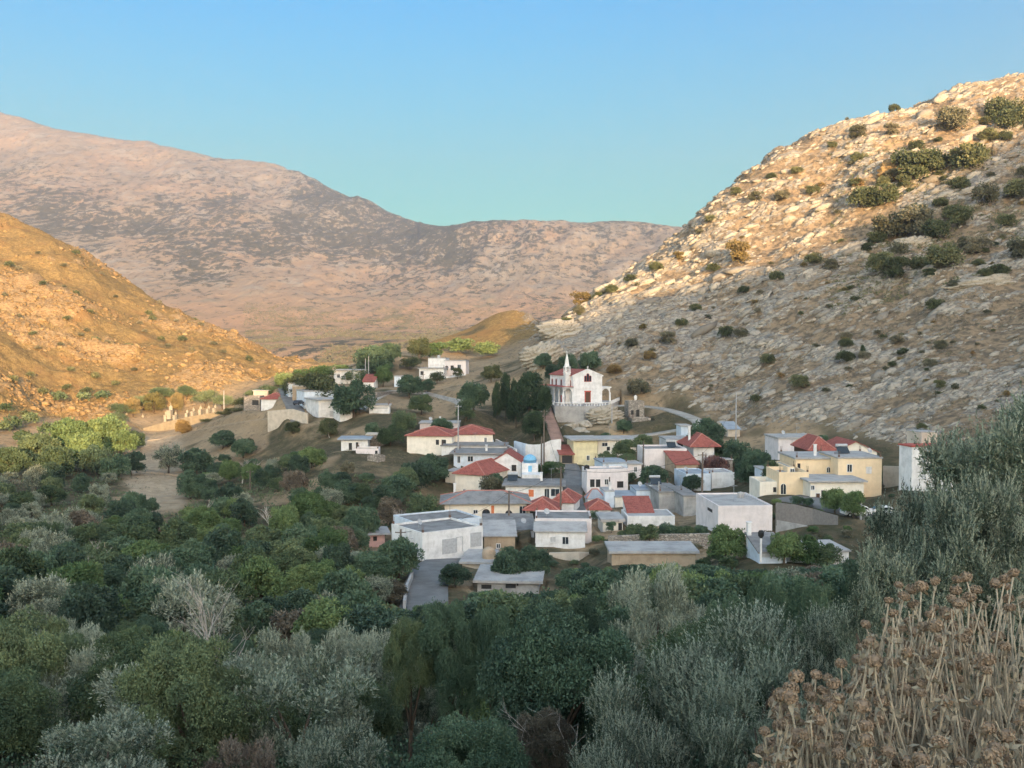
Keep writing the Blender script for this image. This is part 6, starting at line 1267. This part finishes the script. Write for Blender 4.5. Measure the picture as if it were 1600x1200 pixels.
# ------------------------------------------------------------------ the dry flower stalks close to the viewer
def straw(name, c1, c2):
    t = NT(name, .9, .15); ge = t.node('NewGeometry'); k = t.mix(ge.outputs['Random Per Island'], c1, c2); k = t.mix(t.ramp(t.noise(t.coord(), 60, 3), .45, .7), k, mul(c1, .7)); t.color(k); return t.m
STM, HED, BRC = straw('dry_stem', (0.329, 0.280, 0.210), (0.434, 0.378, 0.287)), straw('dry_flower_head', (0.184, 0.139, 0.101), (0.315, 0.234, 0.158)), straw('papery_leaf', (0.196, 0.171, 0.126), (0.294, 0.259, 0.189))
def head_mesh(seed):
    """ruffled seed head: tiers of little cups round a flattened ball"""
    r = random.Random(seed); m = MB()
    for k in range(70):
        z = r.uniform(-.55, .75); a = r.uniform(0, 6.28); w = sqrt(max(0, 1 - (z / .85) ** 2)); o = np.array([w * cos(a), w * sin(a), z * .72]); d = unit(o + np.array([0, 0, .35])); p = o * .78
        m.tube([p, p + d * .17, p + d * .30], [.085, .12, .135], 5, True)
    m.lathe([(.2, -.62), (.66, -.45), (.82, 0), (.66, .42), (.2, .6)], 9); s = .021; m.v = [(x * s, y * s, z * s) for x, y, z in m.v]; return m.mesh('flower_head', HED)
HEADS = [head_mesh(i) for i in range(4)]
def bract_mesh(seed):
    r = random.Random(seed); m = MB()
    for k in range(r.choice((2, 3, 4))):
        a = r.uniform(0, 6.28); L = r.uniform(.022, .042); dr = np.array([cos(a), sin(a), r.uniform(-.7, .1)]); dr = unit(dr); sd = unit(np.cross(dr, (0, 0, 1))) * L * .22; b0 = np.array([0, 0, -.012]); md_ = b0 + dr * L * .5 + np.array([0, 0, .004]); tp = b0 + dr * L - np.array([0, 0, .008])
        m.add([b0, md_ - sd, tp, md_ + sd, md_ + np.array([0, 0, -.0015])], [(0, 1, 4), (1, 2, 4), (2, 3, 4), (3, 0, 4), (0, 3, 2, 1)])
    return m.mesh('bract', BRC)
BRACTS = [bract_mesh(i) for i in range(5)]
pr = random.Random(4); HX = [1165, 1190, 1215, 1250, 1300, 1330, 1352, 1385, 1450, 1560, 1700]; HY = [1200, 1140, 1085, 1045, 1030, 1010, 965, 912, 895, 888, 880]
spots = []; tries = 0
while len(spots) < 275 and tries < 20000:
    tries += 1; x, y = pr.uniform(1168, 1680), pr.uniform(880, 1240); top = np.interp(x, HX, HY)
    if y < top + 6: continue
    if y > top + 150 and pr.random() < .45: continue
    if any((x - a) ** 2 + ((y - b) * 1.2) ** 2 < 13.5 ** 2 for a, b, _ in spots): continue
    k = (y - 880) / 330; spots.append((x, y, 3.4 - 1.1 * k + pr.uniform(-.25, .25)))
PL = [('leftmost dry brown flower clump, lowest at the bottom edge', 1165, 1340, 1285), ('middle clump of dry stalks with round brown seed heads', 1340, 1480, 1420), ('tallest clump of dry stalks with seed heads at the right edge', 1480, 1690, 1570)]
for lab, xa, xb, xc in PL:
    S = [s for s in spots if xa <= s[0] < xb][:96]; c = at(xc, 1200, 2.7); gz = -1.52; e = obj('dry_flower_clump', None, loc=(c[0], c[1], gz), label=lab, category='dry plant', group='clumps of dry flower stalks'); O = np.array([c[0], c[1], gz])
    for x, y, d in S:
        p = at(x, y, d) - O; b0 = np.array([p[0] * .5 + pr.uniform(-.13, .13), p[1] * .6 + pr.uniform(-.10, .10), -.05]); mid = b0 * .45 + p * .55 + np.array([pr.uniform(-.06, .06), pr.uniform(-.05, .05), .04 + pr.uniform(-.02, .04)])
        pts = spline([b0, b0 * .7 + mid * .3 + np.array([0, 0, .02]), mid, p * .7 + mid * .3, p], 3); st = MB().tube(list(pts), list(np.linspace(.0036, .0026, len(pts))), 6).build('stem', STM, e, True)
        hd = obj('flower_head', HEADS[pr.randrange(4)], st, p, pr.uniform(0, 6.28)); hd.rotation_euler = (pr.gauss(0, .25), pr.gauss(0, .25), pr.uniform(0, 6.28)); s_ = pr.uniform(.62, 1.02); hd.scale = (s_, s_, s_ * pr.uniform(1.0, 1.35))
        if pr.random() < .8:
            bt = obj('bract', BRACTS[pr.randrange(5)], st, p, pr.uniform(0, 6.28)); bt.scale = (s_, s_, s_)
        if pr.random() < .35:                                            # a second whorl lower on the stem
            t_ = pr.uniform(.72, .86); w_ = pts[int(t_ * (len(pts) - 1))]; h2 = obj('flower_head', HEADS[pr.randrange(4)], st, w_, pr.uniform(0, 6.28)); h2.scale = (s_ * .85, s_ * .85, s_ * .6)
    tw = MB(); rr = np.random.default_rng(xa)
    for k in range(300):
        x = pr.uniform(xa - 10, xb + 10); top = np.interp(x, HX, HY); y = pr.uniform(top + 45, 1290); d = 3.35 - 1.0 * (y - 880) / 330 + pr.uniform(-.3, .35); p = at(x, y, max(d, 1.9)) - O; b0 = np.array([p[0] * .6 + pr.uniform(-.22, .22), p[1] * .65 + pr.uniform(-.15, .15), -.05])
        tw.tube([b0, b0 * .5 + p * .5 + np.array([pr.uniform(-.04, .04), pr.uniform(-.04, .04), .03]), p], [.004, .003, .0018], 4, False)
    tw.build('twigs', STM, e, kind='stuff')
    n = 1100; x = rr.uniform(xa - 10, xb + 10, n); top = np.interp(x, HX, HY); y = top + 45 + (1290 - top) * rr.uniform(0, 1, n); d = np.maximum(3.35 - 1.0 * (y - 880) / 330 + rr.uniform(-.3, .35, n), 1.9)
    P = np.stack([at(a, b_, d_) for a, b_, d_ in zip(x, y, d)]) - O; T = unit(rr.normal(size=(n, 3)) + np.array([0, 0, .5])); P = np.repeat(P[::3], 3, 0)[:n]; V, F = leaf_quads(P, T, unit(rr.normal(size=(n, 3))), rr.uniform(.014, .032, n), rr.uniform(.006, .013, n))
    obj('dry_leaves', mesh_np('dry_leaves', V, F, BRC), e, kind='stuff')
# dry grass and low twigs on the near bank
r = np.random.default_rng(77); n = 2600; px = r.uniform(500, 1750, n); d = np.exp(r.uniform(log(1.6), log(13), n)); x = (px - 800) / 1600 * d; z = HT(x, d); k = 7
P = np.repeat(np.stack([x, d, z], 1), k, 0) + r.normal(size=(n * k, 3)) * .04; T = unit(r.normal(size=(n * k, 3)) * .45 + np.array([0, 0, 1])); V, F = leaf_quads(P, T, unit(r.normal(size=(n * k, 3))), r.uniform(.10, .28, n * k), np.full(n * k, .006))
obj('dry_grass', mesh_np('dry_grass', V, F, STM), kind='stuff')
# ------------------------------------------------------------------ each plant gets words that single it out
MARKS = [('the garage building', 700, 850), ('the pink house', 597, 843), ('the road bend', 665, 915), ('the dirt clearing', 237, 730), ('the cemetery', 268, 650), ('the white dead tree', 378, 745), ('the reddish dead tree', 262, 835), ('the ruined white house', 560, 698), ('the twin red roofs', 700, 685), ('the red hip roofed house', 735, 755), ('the long cream house', 765, 800),
 ('the upper hamlet', 500, 635), ('the hillside house', 690, 575), ('the church', 905, 605), ('the church platform', 905, 650), ('the conifers', 820, 630), ('the yellow street house', 940, 705), ('the terraced house', 950, 748), ('the red pyramid roof', 1095, 690), ('the tall wooden pole', 1097, 740), ('the yellow house', 1290, 745), ('the reed screen', 1260, 808), ('the windowless building', 1150, 815), ('the farm store', 1020, 860), ('the white cottage', 1210, 865),
 ('the tall white house', 1450, 730), ('the silvery olive', 1020, 890), ('the tall snag', 345, 1000), ('the shooting olive', 1190, 1000), ('the flower stalks', 1400, 1050), ('the big right olive', 1545, 760), ('the brown bush', 760, 1040), ('the bottom left corner', 40, 1180), ('the bottom edge', 650, 1190), ('the left frame edge', 10, 900), ('the slim bare tree', 155, 885), ('the thin dead tree', 420, 830), ('the pole at left', 112, 725), ('the slab roofed outbuilding', 800, 915), ('the left frame edge', 10, 780), ('the forest edge', 520, 760), ('the left tree bank', 90, 670),
 ('the knoll', 790, 490), ('the ridge top', 1560, 140), ('the big bush group', 1440, 258), ('the rock knoll', 1430, 388), ('the bedded outcrop', 1560, 452), ('the blue roofed shed', 1145, 670), ('the lone cypress', 1348, 550), ('the ochre bush', 1152, 400), ('the left skyline', 1100, 345), ('the rock rib', 878, 520), ('the yellow crag', 1405, 268), ('the grey flat house', 1250, 690), ('the orange skyline tree', 910, 466), ('the right frame edge', 1590, 600), ('the white shrine', 993, 622), ('the skyline notch', 1250, 255),
 ('the golden hilltop', 0, 345), ('the hill shoulder', 200, 449), ('the ochre crags', 150, 510), ('the golden hill foot', 60, 640), ('the hill spur', 400, 560), ('the golden field', 330, 600)]
CATW = dict(oak='dark green', mid='mid green', bright='fresh green', olive='silvery', shoot='grey green', dry='brown dry', rust='reddish', conifer='dark', cypress='bronze', scrub='green', greyscrub='greyish', ochre='ochre')
NOUN = lambda t: 'conifer' if t['leaf'] == 'conifer' else 'cypress' if t['leaf'] == 'cypress' else 'olive' if t['leaf'] in ('olive', 'shoot') else ('tree' if t['trunk'] else 'bush')
GROUP = dict(tree='leafy trees of the valley', bush='bushes of the hillsides', olive='olive trees of the valley', conifer='conifers beside the church', cypress='cypresses of the cemetery')
todo = {}
for t in TREES:
    o = t['o']; n = NOUN(t); o['group'] = GROUP[n]
    if t['label']: o['label'] = t['label']; continue
    d = [((t['px'] - x) ** 2 + (1.3 * (t['py'] - y)) ** 2, m, x, y) for m, x, y in MARKS]; _, m, x, y = min(d); dx, dy = t['px'] - x, t['py'] - y
    w = 'at' if abs(dx) < 14 and abs(dy) < 12 else ('left of' if dx < 0 else 'right of') if abs(dx) > 1.3 * abs(dy) else ('above' if dy < 0 else 'below')
    sz = t['r'] * 1600 / t['p'][1]; size = 'small ' if sz < 9 else 'large ' if sz > 45 else ''
    todo.setdefault((size + CATW[t['leaf']] + ' ' + n, w + ' ' + m), []).append(t)
for (a, b), L in todo.items():
    L.sort(key=lambda t: t['px'])
    for i, t in enumerate(L):
        lit = '' ; t['o']['label'] = (a + ' ' + b) + ('' if len(L) == 1 else (', ' + (LT[i] if i < 12 else 'farther to the right') + ('' if len(L) > 2 or i == 0 else ''))) if not (len(L) == 2 and i == 1) else a + ' ' + b + ', the right one of two'
        if len(t['o']['label'].split()) < 4: t['o']['label'] = 'one ' + t['o']['label']
print('TREES', len(TREES), 'labels', len(set(t['o']['label'] for t in TREES)))
